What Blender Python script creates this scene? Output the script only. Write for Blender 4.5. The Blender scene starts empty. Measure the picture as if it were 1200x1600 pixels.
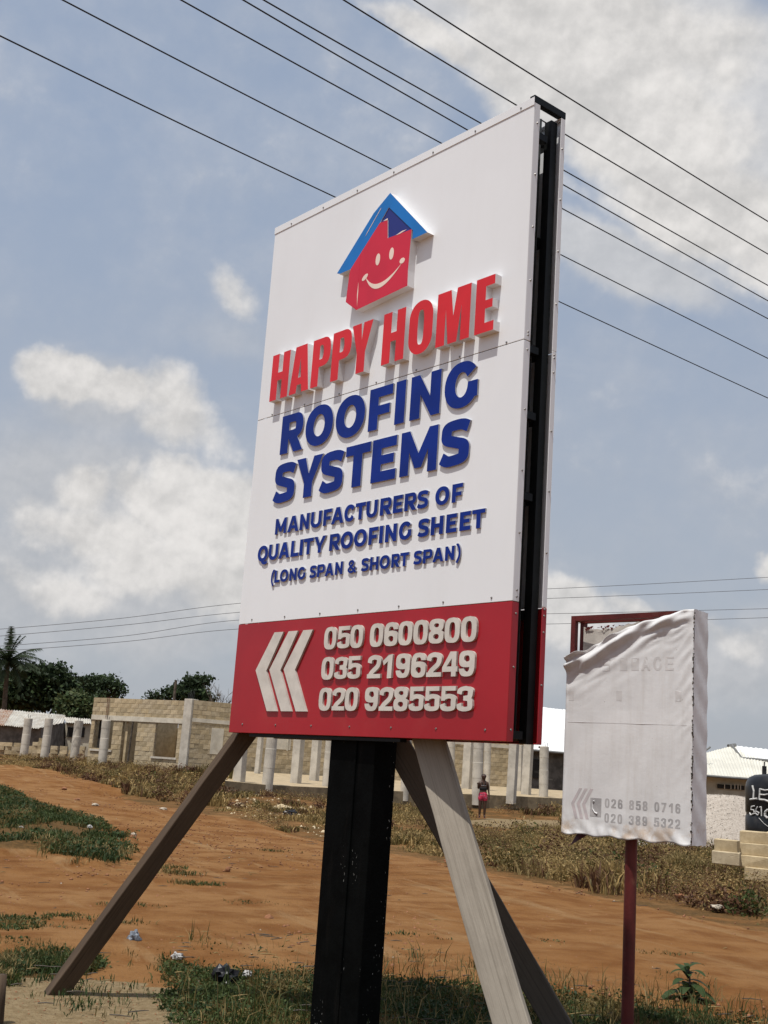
import bpy, bmesh, math, random
import numpy as np
from mathutils import Matrix, Vector
from mathutils.geometry import tessellate_polygon
random.seed(7); RNG = np.random.default_rng(11)
R = math.radians
S = bpy.context.scene

# ------------------------------------------------------------------ camera, sky, sun, exposure
FPX, PITCH, ROLL, EYE = 1878.4, 0.2146, 0.0685, 1.5       # focal length in 1200x1600 pixels
cf = np.array([0, math.cos(PITCH), math.sin(PITCH)])
_up = np.array([0, -math.sin(PITCH), math.cos(PITCH)]); _rt = np.array([1., 0, 0])
cr = math.cos(ROLL)*_rt + math.sin(ROLL)*_up
cu = -math.sin(ROLL)*_rt + math.cos(ROLL)*_up
cam_d = bpy.data.cameras.new('camera'); cam = bpy.data.objects.new('camera', cam_d)
S.collection.objects.link(cam); S.camera = cam
cam.matrix_world = Matrix([[cr[0], cu[0], -cf[0], 0], [cr[1], cu[1], -cf[1], 0], [cr[2], cu[2], -cf[2], EYE], [0, 0, 0, 1]])
cam_d.sensor_fit = 'VERTICAL'; cam_d.sensor_height = 36; cam_d.lens = 36*FPX/1600
cam_d.clip_start = .05; cam_d.clip_end = 6000
S.render.resolution_x = 768; S.render.resolution_y = 1024
S.view_settings.view_transform = 'Standard'; S.view_settings.look = 'None'
S.view_settings.exposure = 0.20; S.view_settings.gamma = 1; S.view_settings.use_curve_mapping = False

SUN = Vector((-.626, -.78, 2.68)).normalized()          # towards the sun
sd = bpy.data.lights.new('sun', 'SUN'); sd.energy = 3.7; sd.angle = R(.6); sd.color = (1, .965, .91)
so = bpy.data.objects.new('sun', sd); S.collection.objects.link(so)
so.rotation_euler = SUN.to_track_quat('Z', 'Y').to_euler()

def ray(x, y):
    d = cf*FPX + cr*(x-600) + cu*(800-y); return d/d[1]
def P3(x, y, Y): d = ray(x, y)*Y; return Vector((d[0], d[1], d[2]+EYE))
def PG(x, y, z=0.):
    d = ray(x, y); s = (z-EYE)/d[2]; return Vector((d[0]*s, d[1]*s, z))
def PX(P):
    P = np.array(P, float)-np.array([0, 0, EYE]); z = P@cf
    return 600+FPX*(P@cr)/z, 800-FPX*(P@cu)/z
def ZAT(x, y, Y): return P3(x, y, Y).z

class NT:                                                   # small node-graph writer
    def __init__(s, nt): s.nt = nt; s.n = nt.nodes; s.l = nt.links
    def put(s, inp, v):
        if hasattr(v, 'is_output'): s.l.new(v, inp)
        elif v is not None:
            try: inp.default_value = v
            except Exception: inp.default_value = (*v, 1) if len(v) == 3 else v
    def new(s, t, **k):
        n = s.n.new(t)
        for a, b in k.items(): setattr(n, a, b)
        return n
    def m(s, op, a, b=None, c=None, clamp=False):
        n = s.new('ShaderNodeMath', operation=op, use_clamp=clamp)
        for i, v in enumerate((a, b, c)):
            if v is not None: s.put(n.inputs[i], v)
        return n.outputs[0]
    def v(s, op, a, b=None):
        n = s.new('ShaderNodeVectorMath', operation=op); s.put(n.inputs[0], a)
        if b is not None: s.put(n.inputs[1], b)
        return n.outputs['Value'] if op in ('LENGTH', 'DOT_PRODUCT', 'DISTANCE') else n.outputs[0]
    def xyz(s, a, b, c):
        n = s.new('ShaderNodeCombineXYZ')
        for i, v in enumerate((a, b, c)): s.put(n.inputs[i], v)
        return n.outputs[0]
    def noise(s, vec, scale, detail=4, rough=.5, dist=0, col=False):
        n = s.new('ShaderNodeTexNoise'); s.put(n.inputs['Vector'], vec)
        n.inputs['Scale'].default_value = scale; n.inputs['Detail'].default_value = detail
        n.inputs['Roughness'].default_value = rough; n.inputs['Distortion'].default_value = dist
        return n.outputs['Color' if col else 'Fac']
    def mr(s, v, a, b, c=0., d=1., smooth=True):
        n = s.new('ShaderNodeMapRange', interpolation_type='SMOOTHSTEP' if smooth else 'LINEAR', clamp=True)
        s.put(n.inputs[0], v)
        for i, q in enumerate((a, b, c, d)): n.inputs[i+1].default_value = q
        return n.outputs[0]
    def mix(s, f, a, b, bt='MIX'):
        n = s.new('ShaderNodeMix', data_type='RGBA', blend_type=bt, clamp_factor=True)
        s.put(n.inputs[0], f); s.put(n.inputs[6], a if hasattr(a, 'is_output') else (*a, 1)); s.put(n.inputs[7], b if hasattr(b, 'is_output') else (*b, 1))
        return n.outputs[2]
    def bump(s, h, st=.3, d=.01):
        n = s.new('ShaderNodeBump'); n.inputs['Strength'].default_value = st; n.inputs['Distance'].default_value = d
        s.put(n.inputs['Height'], h); return n.outputs[0]

# world: daylight sky with clouds laid out by direction
W = bpy.data.worlds.new('World'); S.world = W; W.use_nodes = True; W.node_tree.nodes.clear()
w = NT(W.node_tree)
sky = w.new('ShaderNodeTexSky', sky_type='NISHITA', sun_disc=False, sun_elevation=math.asin(SUN.z),
            sun_rotation=math.atan2(SUN.x, SUN.y), altitude=200, air_density=1.0, dust_density=3.2, ozone_density=1.5)
tc = w.new('ShaderNodeTexCoord').outputs['Generated']
sep = w.new('ShaderNodeSeparateXYZ'); w.put(sep.inputs[0], tc)
yy = w.m('MAXIMUM', w.m('ABSOLUTE', sep.outputs[1]), .02)
gx = w.m('DIVIDE', sep.outputs[0], yy); gz = w.m('DIVIDE', sep.outputs[2], yy)
wv = w.noise(tc, 5.0, 6, .58, .0, col=True)
wsep = w.new('ShaderNodeSeparateXYZ'); w.put(wsep.inputs[0], wv)
gxw = w.m('ADD', gx, w.m('MULTIPLY', w.m('SUBTRACT', wsep.outputs[0], .5), .13))
gzw = w.m('ADD', gz, w.m('MULTIPLY', w.m('SUBTRACT', wsep.outputs[1], .5), .13))
fb = w.noise(tc, 9.0, 10, .58, .0)
fine = w.noise(tc, 30.0, 6, .55, .0)
fbu = w.noise(w.v('ADD', tc, (-.006, 0, .016)), 9.0, 10, .58, .0); fiu = w.noise(w.v('ADD', tc, (-.002, 0, .006)), 30.0, 6, .55, .0)
lit = w.m('ADD', w.m('MULTIPLY', w.m('SUBTRACT', fb, fbu), 1.6), w.m('MULTIPLY', w.m('SUBTRACT', fine, fiu), .9))
lit = w.mr(lit, -.34, .36)
def blob(px, py, rx, ry, rot=0, k=1.0):
    d = ray(px, py); cx, cz = d[0], d[2]; rx /= FPX; ry /= FPX; a = R(rot)
    dx = w.m('SUBTRACT', gxw, cx); dz = w.m('SUBTRACT', gzw, cz)
    ux = w.m('DIVIDE', w.m('ADD', w.m('MULTIPLY', dx, math.cos(a)), w.m('MULTIPLY', dz, math.sin(a))), rx)
    uz = w.m('DIVIDE', w.m('SUBTRACT', w.m('MULTIPLY', dz, math.cos(a)), w.m('MULTIPLY', dx, math.sin(a))), ry)
    q = w.m('ADD', w.m('MULTIPLY', ux, ux), w.m('MULTIPLY', uz, uz))
    return w.m('MULTIPLY', w.m('SUBTRACT', 1.0, w.m('MINIMUM', q, 1.6)), k)
def field(bl):
    f = None
    for b in bl:
        o = blob(*b); f = o if f is None else w.m('SMOOTH_MAX', f, o, .25)
    return f
# px, py, rx, ry, rotation (up), weight
soft = field([(380, 560, 160, 60, -20, .35), (930, 40, 430, 240, -22, 1.7), (1180, 230, 360, 240, -25, 1.7), (1010, 410, 200, 80, -18, 1.0), (350, 480, 75, 40, -35, .35),
              (330, 215, 200, 60, -15, .0), (60, 160, 70, 20, 0, .0), (240, 900, 420, 150, 0, .85), (1080, 1010, 330, 110, 0, .8), (150, 760, 260, 130, -15, .8),
              (180, 640, 200, 85, -18, .85), (-700, 300, 500, 200, 10, .8), (1900, 500, 500, 260, 0, .9)])
dens = w.m('ADD', soft, w.m('MULTIPLY', w.m('SUBTRACT', fb, .5), 1.15))
cov = w.mr(dens, -.15, .75)
puff = field([(100, 602, 110, 48, -12, 1.2), (190, 625, 90, 50, -12, 1.1), (275, 640, 85, 65, -20, .72), (140, 765, 60, 48, -10, .95), (250, 800, 110, 50, -25, 1.0), (350, 850, 130, 110, 0, 1.3), (150, 830, 130, 60, -10, .9), (300, 770, 70, 40, -20, .9),
              (90, 900, 80, 38, -20, .8), (880, 925, 110, 60, -25, .9), (1020, 955, 90, 30, -22, .75), (1150, 970, 90, 30, -25, .55), (1190, 860, 30, 25, 0, .6), (350, 484, 85, 34, -38, .50), (60, 590, 60, 34, 0, .7), (300, 690, 90, 60, -15, .75), (200, 880, 130, 60, 0, .75), (380, 930, 120, 60, 0, .75), (950, 130, 320, 170, -25, 1.3), (1120, 320, 190, 110, -25, 1.15), (830, 10, 260, 90, -25, 1.2),
              (1000, 30, 300, 110, -15, .85), (1190, 420, 110, 50, -30, .75), (680, 60, 170, 36, -35, .8), (880, 250, 90, 26, -40, .4)])
pd = w.m('ADD', puff, w.m('MULTIPLY', w.m('SUBTRACT', w.m('ADD', w.m('MULTIPLY', fb, .62), w.m('MULTIPLY', fine, .38)), .5), 2.2))
pcov = w.mr(pd, -.10, .70)
thin = w.mr(w.noise(w.v('MULTIPLY', tc, (1, 1, 2.2)), 6.5, 7, .62, .6), .54, .80, 0, .20)
base = w.new('ShaderNodeMix', data_type='RGBA'); base.inputs[0].default_value = .58
w.put(base.inputs[6], w.mix(1.0, sky.outputs[0], (1, 1, 1), 'MULTIPLY'))
# even haze veil mixed into the clear sky
SKY = .095
w.put(base.inputs[7], (4.0, 4.75, 5.95, 1))
hz = w.mr(gz, .0, .62, 1., 0.)
bs = w.mix(w.m('MULTIPLY', hz, .55), base.outputs[2], (4.1, 4.15, 4.3))
c1 = w.mix(thin, bs, (5.4, 5.5, 5.8))
grey = w.mix(lit, (4.3, 4.4, 4.6), (5.5, 5.5, 5.6))
grey = w.mix(w.mr(gz, .25, .60, 0, .75), grey, w.mix(lit, (5.7, 5.65, 5.65), (7.1, 7.0, 6.9)))
c2 = w.mix(w.m('MULTIPLY', cov, .80), c1, grey)
c3 = w.mix(w.m('MULTIPLY', pcov, w.mr(gz, .02, .16, .35, .92)), c2, w.mix(lit, (5.3, 5.2, 5.1), (7.8, 7.55, 7.3)))
bg = w.new('ShaderNodeBackground'); w.put(bg.inputs[0], c3); bg.inputs[1].default_value = SKY
wo = w.new('ShaderNodeOutputWorld'); w.l.new(bg.outputs[0], wo.inputs[0])

# ------------------------------------------------------------------ objects and meshes
COL = S.collection
def tag(o, label=None, cat=None, group=None, kind=None):
    if label: o['label'] = label
    if cat: o['category'] = cat
    if group: o['group'] = group
    if kind: o['kind'] = kind
    return o
def empty(name, loc, rz=0):
    o = bpy.data.objects.new(name, None); COL.objects.link(o); o.location = loc; o.rotation_euler = (0, 0, rz); o.empty_display_size = .2
    return o
def link(name, me, parent=None, loc=None, rot=None):
    o = bpy.data.objects.new(name, me); COL.objects.link(o); o.parent = parent
    if loc is not None: o.location = loc
    if rot is not None: o.rotation_euler = rot
    return o
class MB:
    def __init__(s): s.v = []; s.f = []; s.mi = []; s.slot = 0
    def add(s, vs, fs, slot=None):
        b = len(s.v); s.v += [tuple(p) for p in vs]; s.f += [tuple(b+i for i in f) for f in fs]
        s.mi += [s.slot if slot is None else slot]*len(fs)
    def box(s, a, b, slot=None, M=None):
        x0, y0, z0 = a; x1, y1, z1 = b
        vs = [(x0, y0, z0), (x1, y0, z0), (x1, y1, z0), (x0, y1, z0), (x0, y0, z1), (x1, y0, z1), (x1, y1, z1), (x0, y1, z1)]
        if M is not None: vs = [M @ Vector(v) for v in vs]
        s.add(vs, [(0, 3, 2, 1), (4, 5, 6, 7), (0, 1, 5, 4), (1, 2, 6, 5), (2, 3, 7, 6), (3, 0, 4, 7)], slot)
    def tube(s, pts, rs, n=8, slot=None, cap=True):
        pts = [Vector(p) for p in pts]; vs = []; fs = []
        if not hasattr(rs, '__len__'): rs = [rs]*len(pts)
        for i, p in enumerate(pts):
            d = (pts[min(i+1, len(pts)-1)]-pts[max(i-1, 0)]).normalized()
            a = d.cross(Vector((0, 0, 1)) if abs(d.z) < .95 else Vector((1, 0, 0))).normalized(); b = d.cross(a)
            for k in range(n):
                t = 2*math.pi*k/n; vs.append(p+(a*math.cos(t)+b*math.sin(t))*rs[i])
        for i in range(len(pts)-1):
            for k in range(n):
                k2 = (k+1) % n; fs.append((i*n+k, i*n+k2, (i+1)*n+k2, (i+1)*n+k))
        if cap: fs.append(tuple(range(n))[::-1]); fs.append(tuple((len(pts)-1)*n+k for k in range(n)))
        s.add(vs, fs, slot)
    def prism(s, poly, t0, t1, slot=0, side=None, hole=None):   # polygon in x,z extruded in y (front at t0)
        loops = [poly]+(hole or [])
        extrude_loops(s, loops, t0, t1, slot, slot if side is None else side)
    def mesh(s, name, mats, smooth=False):
        me = bpy.data.meshes.new(name); me.from_pydata(s.v, [], s.f)
        for m in (mats if isinstance(mats, (list, tuple)) else [mats]): me.materials.append(m)
        me.polygons.foreach_set('material_index', s.mi)
        if smooth: me.polygons.foreach_set('use_smooth', [True]*len(s.f))
        me.update(); return me
    def build(s, name, mats, parent=None, smooth=False, loc=None, rot=None):
        return link(name, s.mesh(name, mats, smooth), parent, loc, rot)
def extrude_loops(mb, loops, t0, t1, slot=0, side=1):
    flat = [p for l in loops for p in l]
    tris = tessellate_polygon([[Vector((p[0], p[1], 0)) for p in l] for l in loops])
    n = len(flat)
    vs = [(p[0], t0, p[1]) for p in flat]+[(p[0], t1, p[1]) for p in flat]
    mb.add(vs, [tuple(t) for t in tris], slot)
    b = 0; sf = []
    for l in loops:
        k = len(l)
        for i in range(k):
            j = (i+1) % k; sf.append((b+i, b+j, n+b+j, n+b+i))
        b += k
    base = len(mb.v)-len(vs)
    mb.f += [tuple(base+i for i in f) for f in sf]; mb.mi += [side]*len(sf)
def bevel(o, wd=.005, seg=2):
    m = o.modifiers.new('bevel', 'BEVEL'); m.width = wd; m.segments = seg; m.limit_method = 'ANGLE'; return o

def fast_mesh(name, V, F, mats, mi=None, smooth=False):
    me = bpy.data.meshes.new(name); k = F.shape[1]
    me.vertices.add(len(V)); me.vertices.foreach_set('co', np.ascontiguousarray(V, np.float32).ravel())
    me.loops.add(F.size); me.loops.foreach_set('vertex_index', F.astype(np.int32).ravel())
    me.polygons.add(len(F)); me.polygons.foreach_set('loop_start', np.arange(len(F), dtype=np.int32)*k)
    try: me.polygons.foreach_set('loop_total', np.full(len(F), k, np.int32))
    except Exception: pass
    for m in mats: me.materials.append(m)
    if mi is not None: me.polygons.foreach_set('material_index', mi.astype(np.int32))
    if smooth: me.polygons.foreach_set('use_smooth', np.ones(len(F), bool))
    me.update(calc_edges=True); me.validate(); return me

# value noise for layout
_tab = np.random.default_rng(3).random((256, 256))
def vn(x, y):
    x = np.asarray(x, float); y = np.asarray(y, float); xi = np.floor(x).astype(int); yi = np.floor(y).astype(int)
    fx = x-xi; fy = y-yi; fx = fx*fx*(3-2*fx); fy = fy*fy*(3-2*fy)
    t = lambda a, b: _tab[a % 256, b % 256]
    return (t(xi, yi)*(1-fx)+t(xi+1, yi)*fx)*(1-fy)+(t(xi, yi+1)*(1-fx)+t(xi+1, yi+1)*fx)*fy
def fbm(x, y, o=4):
    s = 0; a = .5; tot = 0
    for i in range(o): s = s+a*vn(x*2**i+17*i, y*2**i+5*i); tot += a; a *= .5
    return s/tot

# ------------------------------------------------------------------ materials
def mat(name, col, rough=.8, var=.12, scale=6, bump=0, bscale=30, spec=.3, metal=0, col2=None, lo=.35, hi=.65, dist=.01, coord='Object', extra=None, stretch=None):
    m = bpy.data.materials.new(name); m.use_nodes = True; nt = NT(m.node_tree)
    bs = m.node_tree.nodes['Principled BSDF']
    co = nt.new('ShaderNodeTexCoord').outputs[coord]
    if stretch: co = nt.v('MULTIPLY', co, stretch)
    a = nt.noise(co, scale, 6, .6)
    c2 = col2 if col2 else tuple(c*(1-var*2) for c in col)
    c1 = col if col2 else tuple(min(1, c*(1+var)) for c in col)
    c = nt.mix(nt.mr(a, lo, hi), c1, c2)
    if extra: c = extra(nt, co, c)
    nt.put(bs.inputs['Base Color'], c); bs.inputs['Roughness'].default_value = rough
    bs.inputs['Specular IOR Level'].default_value = spec; bs.inputs['Metallic'].default_value = metal
    if bump:
        nt.put(bs.inputs['Normal'], nt.bump(nt.noise(co, bscale, 5, .65), bump, dist))
    return m
def dust(col, lo, hi, scale=3, amt=.5, st=(1, 1, 1)):
    def f(nt, co, c):
        return nt.mix(nt.m('MULTIPLY', nt.mr(nt.noise(nt.v('MULTIPLY', co, st), scale, 7, .65), lo, hi), amt), c, col)
    return f
M = {}
def panel_fx(nt, co, c):
    c = nt.mix(nt.m('MULTIPLY', nt.mr(nt.noise(nt.v('MULTIPLY', co, (4, 1, .6)), 1.2, 7, .7), .45, .8), .06), c, (.45, .40, .33))
    return nt.mix(nt.m('MULTIPLY', nt.mr(nt.noise(co, 90, 3, .5), .68, .75), .08), c, (.35, .3, .25))
M['panel'] = mat('white_panel', (.80, .81, .82), .33, .012, 1.0, .05, .9, .4, extra=panel_fx, dist=.02)
M['panelred'] = mat('red_panel', (.36, .010, .017), .34, .05, 1.5, .05, .9, .45, extra=dust((.42, .12, .09), .5, .85, 2, .22))
M['black'] = mat('black_steel', (.005, .006, .006), .5, .2, 8, .2, 25, .2, extra=dust((.03, .027, .025), .5, .9, 5, .3, (3, 3, .5)))
def speck(nt, co, c):
    c = nt.mix(nt.m('MULTIPLY', nt.mr(nt.noise(nt.v('MULTIPLY', co, (4, 4, .5)), 4, 6, .7), .5, .85), .3), c, (.022, .018, .015))
    g = nt.noise(nt.v('MULTIPLY', co, (1, 1, .45)), 95, 2, .5)
    z = nt.noise(nt.v('MULTIPLY', co, (1, 1, .15)), 6, 3, .6)
    k = nt.m('MULTIPLY', nt.mr(g, .67, .71), nt.mr(z, .52, .60))
    return nt.mix(nt.m('MULTIPLY', k, .8), c, (.45, .45, .42))
M['post'] = mat('black_post_paint', (.0022, .0026, .0026), .6, .2, 7, .25, 40, .04, extra=speck)
M['red'] = mat('red_letter_face', (.66, .022, .028), .28, .04, 4, extra=dust((.6, .25, .2), .66, .8, 30, .4))
M['edge'] = mat('white_letter_edge', (.72, .70, .70), .45, .03, 4)
M['blue'] = mat('blue_letter_face', (.004, .023, .215), .38, .08, 4, .0, 30, .2, extra=dust((.05, .07, .25), .66, .8, 40, .3))
M['blueedge'] = mat('grey_letter_edge', (.34, .34, .37), .5, .08, 6)
M['digit'] = mat('cream_digit', (.63, .59, .53), .5, .05, 10, extra=dust((.38, .32, .26), .5, .8, 12, .3))
M['digitedge'] = mat('cream_digit_edge', (.45, .41, .37), .6, .08, 10)
M['roofblue'] = mat('logo_blue', (.012, .17, .52), .28, .05, 3)
M['darkblue'] = mat('logo_dark_blue', (.02, .03, .19), .35, .05, 3)
M['logored'] = mat('logo_red', (.60, .022, .050), .28, .04, 3)
M['cream'] = mat('logo_cream', (.85, .68, .58), .4, .02, 3)
M['inner'] = mat('grey_inner_sheet', (.045, .05, .05), .5, .15, 3)
M['screw'] = mat('steel_screw', (.30, .28, .26), .35, .1, 5, metal=.6)
def wood(name, c1, c2, dark=(.09, .07, .05)):
    def f(nt, co, c):
        g = nt.noise(nt.v('MULTIPLY', co, (30, 30, .8)), 3, 6, .7, .4)
        c = nt.mix(nt.mr(g, .45, .7, 0, .55), c, dark)
        return nt.mix(nt.mr(nt.noise(nt.v('MULTIPLY', co, (6, 6, 1)), 3, 4, .6), .62, .72, 0, .7), c, dark)
    m = mat(name, c1, .85, .1, 2.5, .35, 25, .15, col2=c2, extra=f, stretch=(1, 1, .35)); return m
M['wood'] = wood('weathered_grey_timber', (.31, .275, .225), (.235, .205, .165), (.13, .11, .085))
M['woodbrown'] = wood('brown_timber', (.095, .066, .044), (.06, .042, .029), (.028, .02, .014))
M['wooddark'] = wood('dark_timber', (.10, .085, .07), (.07, .06, .048), (.04, .035, .03))
M['maroon'] = mat('maroon_steel', (.115, .018, .016), .5, .15, 6, .2, 60, .35, extra=dust((.22, .10, .06), .55, .75, 9, .5))
def banner_fx(nt, co, c):
    s = nt.new('ShaderNodeSeparateXYZ'); nt.put(s.inputs[0], co)
    c = nt.mix(nt.m('MULTIPLY', nt.mr(nt.noise(nt.v('MULTIPLY', co, (5, 5, .5)), 3, 7, .7), .42, .8), .30), c, (.46, .42, .37))
    low = nt.mr(s.outputs[2], .04, .17, 1, 0)
    st = nt.m('MULTIPLY', low, nt.mr(nt.noise(co, 5, 5, .7), .48, .66))
    c = nt.mix(nt.m('MULTIPLY', st, .55), c, (.42, .25, .10))
    return nt.mix(nt.m('MULTIPLY', nt.mr(nt.noise(co, 55, 3, .5), .70, .76), .4), c, (.2, .17, .14))
M['banner'] = mat('faded_banner', (.76, .765, .77), .55, .03, 2, .25, 7, .25, extra=banner_fx, dist=.01)
M['bannerback'] = mat('old_banner_inside', (.62, .58, .52), .7, .12, 5, .3, 12)
M['print'] = mat('faded_grey_print', (.36, .355, .36), .6, .1, 12, col2=(.50, .49, .49))
M['printsoft'] = mat('faint_print', (.66, .65, .645), .6, .04, 9)
M['printpink'] = mat('faint_pink_print', (.62, .55, .56), .6, .06, 20, col2=(.52, .49, .50))
M['concrete'] = mat('column_concrete', (.52, .475, .40), .9, .08, 1.5, .3, 18, extra=dust((.36, .32, .26), .45, .75, 3, .6))
M['plaster'] = mat('pale_plaster', (.58, .53, .43), .9, .08, 2, .2, 10, extra=dust((.36, .29, .2), .5, .8, 3, .5))
M['mortar'] = mat('mortar', (.40, .33, .23), .95, .1, 6)
for i, (a, b) in enumerate([((.52, .42, .265), (.39, .305, .185)), ((.58, .475, .31), (.45, .36, .23)), ((.44, .355, .225), (.33, .265, .165)), ((.50, .415, .28), (.36, .29, .19))]):
    M['block%d' % i] = mat('sandcrete_block', a, .95, .1, 5, .5, 50, .1, col2=b)
M['slab'] = mat('sand_fill', (.42, .33, .21), .95, .1, 3, .4, 12, col2=(.32, .25, .15))
M['footing'] = mat('grey_footing', (.22, .17, .105), .95, .15, 3, .4, 12)
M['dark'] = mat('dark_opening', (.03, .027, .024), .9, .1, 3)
M['rust'] = mat('rusty_sheet', (.28, .16, .10), .7, .1, 3, .2, 20, col2=(.42, .36, .30))
M['sheet'] = mat('plain_sheet', (.55, .53, .47), .5, .08, 2, col2=(.42, .38, .32))
M['whiteroof'] = mat('white_roof_sheet', (.78, .78, .76), .4, .04, .6)
M['creamroof'] = mat('cream_roof_sheet', (.60, .58, .50), .6, .05, .6)
M['wallpale'] = mat('pale_wall', (.45, .41, .32), .9, .1, 1.2, extra=dust((.25, .2, .15), .5, .8, 2, .5))
M['walldark'] = mat('grey_block_wall', (.12, .11, .095), .9, .2, 2)
M['trim'] = mat('roof_trim', (.16, .16, .155), .6, .1, 3)
M['tank'] = mat('black_plastic_tank', (.010, .010, .011), .38, .2, 3, .1, 8, .4, extra=dust((.09, .08, .07), .5, .8, 4, .4))
M['chalk'] = mat('white_brush_paint', (.62, .61, .58), .8, .1, 12)
M['gravel'] = mat('pale_gravel', (.47, .42, .36), .95, .1, 30, .6, 60, col2=(.35, .30, .25))
M['chip'] = mat('gravel_chips', (.50, .45, .39), .95, .15, 60)
M['bark'] = mat('bark', (.10, .08, .06), .95, .2, 6, .5, 30)
M['wire'] = mat('wire', (.018, .018, .02), .6, .1, 3)
M['farwire'] = mat('far_wire', (.10, .10, .11), .6, .1, 3)
M['stone'] = mat('rubble_stone', (.42, .36, .28), .95, .15, 5, .5, 30)
M['redstone'] = mat('laterite_stone', (.24, .11, .055), .95, .15, 6, .5, 30)
M['plastic'] = mat('white_plastic_bag', (.36, .35, .33), .45, .08, 8, .3, 20)
M['plasticblue'] = mat('clear_plastic_bag', (.17, .19, .22), .4, .1, 8, .3, 20)
M['blackbag'] = mat('black_plastic_bag', (.012, .012, .014), .35, .1, 8, .4, 12)
M['skin'] = mat('brown_skin', (.060, .030, .019), .5, .08, 9)
M['hair'] = mat('black_hair', (.010, .009, .009), .8, .1, 20)
M['vest'] = mat('black_top', (.014, .013, .014), .85, .1, 20)
M['strap'] = mat('grey_top', (.22, .20, .21), .85, .1, 20)
def shortfx(nt, co, c):
    return nt.mix(nt.mr(nt.noise(co, 16, 2, .5), .50, .54), c, nt.mix(nt.mr(nt.noise(co, 34, 2, .5), .46, .5), (.55, .16, .22), (.08, .01, .03)))
M['shorts'] = mat('pink_patterned_shorts', (.52, .03, .075), .8, .1, 10, extra=shortfx)
M['flipflop'] = mat('sandals', (.12, .05, .05), .7, .1, 10)
def leaf(name, c, rough=.6, tr=.25):
    m = bpy.data.materials.new(name); m.use_nodes = True; nt = NT(m.node_tree); bs = m.node_tree.nodes['Principled BSDF']
    g = nt.new('ShaderNodeNewGeometry'); co = nt.new('ShaderNodeTexCoord').outputs['Object']
    f = nt.m('ADD', nt.m('MULTIPLY', g.outputs['Random Per Island'], .6), nt.m('MULTIPLY', nt.noise(co, 1.2, 3, .5), .4))
    c2 = nt.mix(f, tuple(x*.62 for x in c), tuple(x*1.4 for x in c))
    nt.put(bs.inputs['Base Color'], c2); bs.inputs['Roughness'].default_value = rough; bs.inputs['Specular IOR Level'].default_value = .2
    t = nt.new('ShaderNodeBsdfTranslucent'); nt.put(t.inputs[0], c2)
    mx = nt.new('ShaderNodeMixShader'); mx.inputs[0].default_value = tr
    out = [n for n in m.node_tree.nodes if n.type == 'OUTPUT_MATERIAL'][0]
    nt.l.new(bs.outputs[0], mx.inputs[1]); nt.l.new(t.outputs[0], mx.inputs[2]); nt.l.new(mx.outputs[0], out.inputs[0])
    return m
M['leafdark'] = leaf('dark_leaf', (.028, .045, .020)); M['leafmid'] = leaf('mid_leaf', (.048, .075, .028)); M['leafolive'] = leaf('olive_leaf', (.075, .090, .034))
M['grassgreen'] = leaf('green_grass', (.052, .072, .020)); M['grassweed'] = leaf('weed_leaf', (.032, .054, .017)); M['grassyellow'] = leaf('yellow_grass', (.12, .092, .030))
M['drygrass'] = leaf('dry_grass', (.31, .215, .085)); M['drybrown'] = leaf('brown_shrub', (.105, .052, .027)); M['dryolive'] = leaf('olive_shrub', (.105, .082, .026)); M['straw'] = leaf('straw', (.26, .19, .08))
M['palm'] = leaf('palm_leaf', (.030, .045, .020)); M['plantleaf'] = leaf('broad_leaf', (.040, .065, .022))

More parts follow.
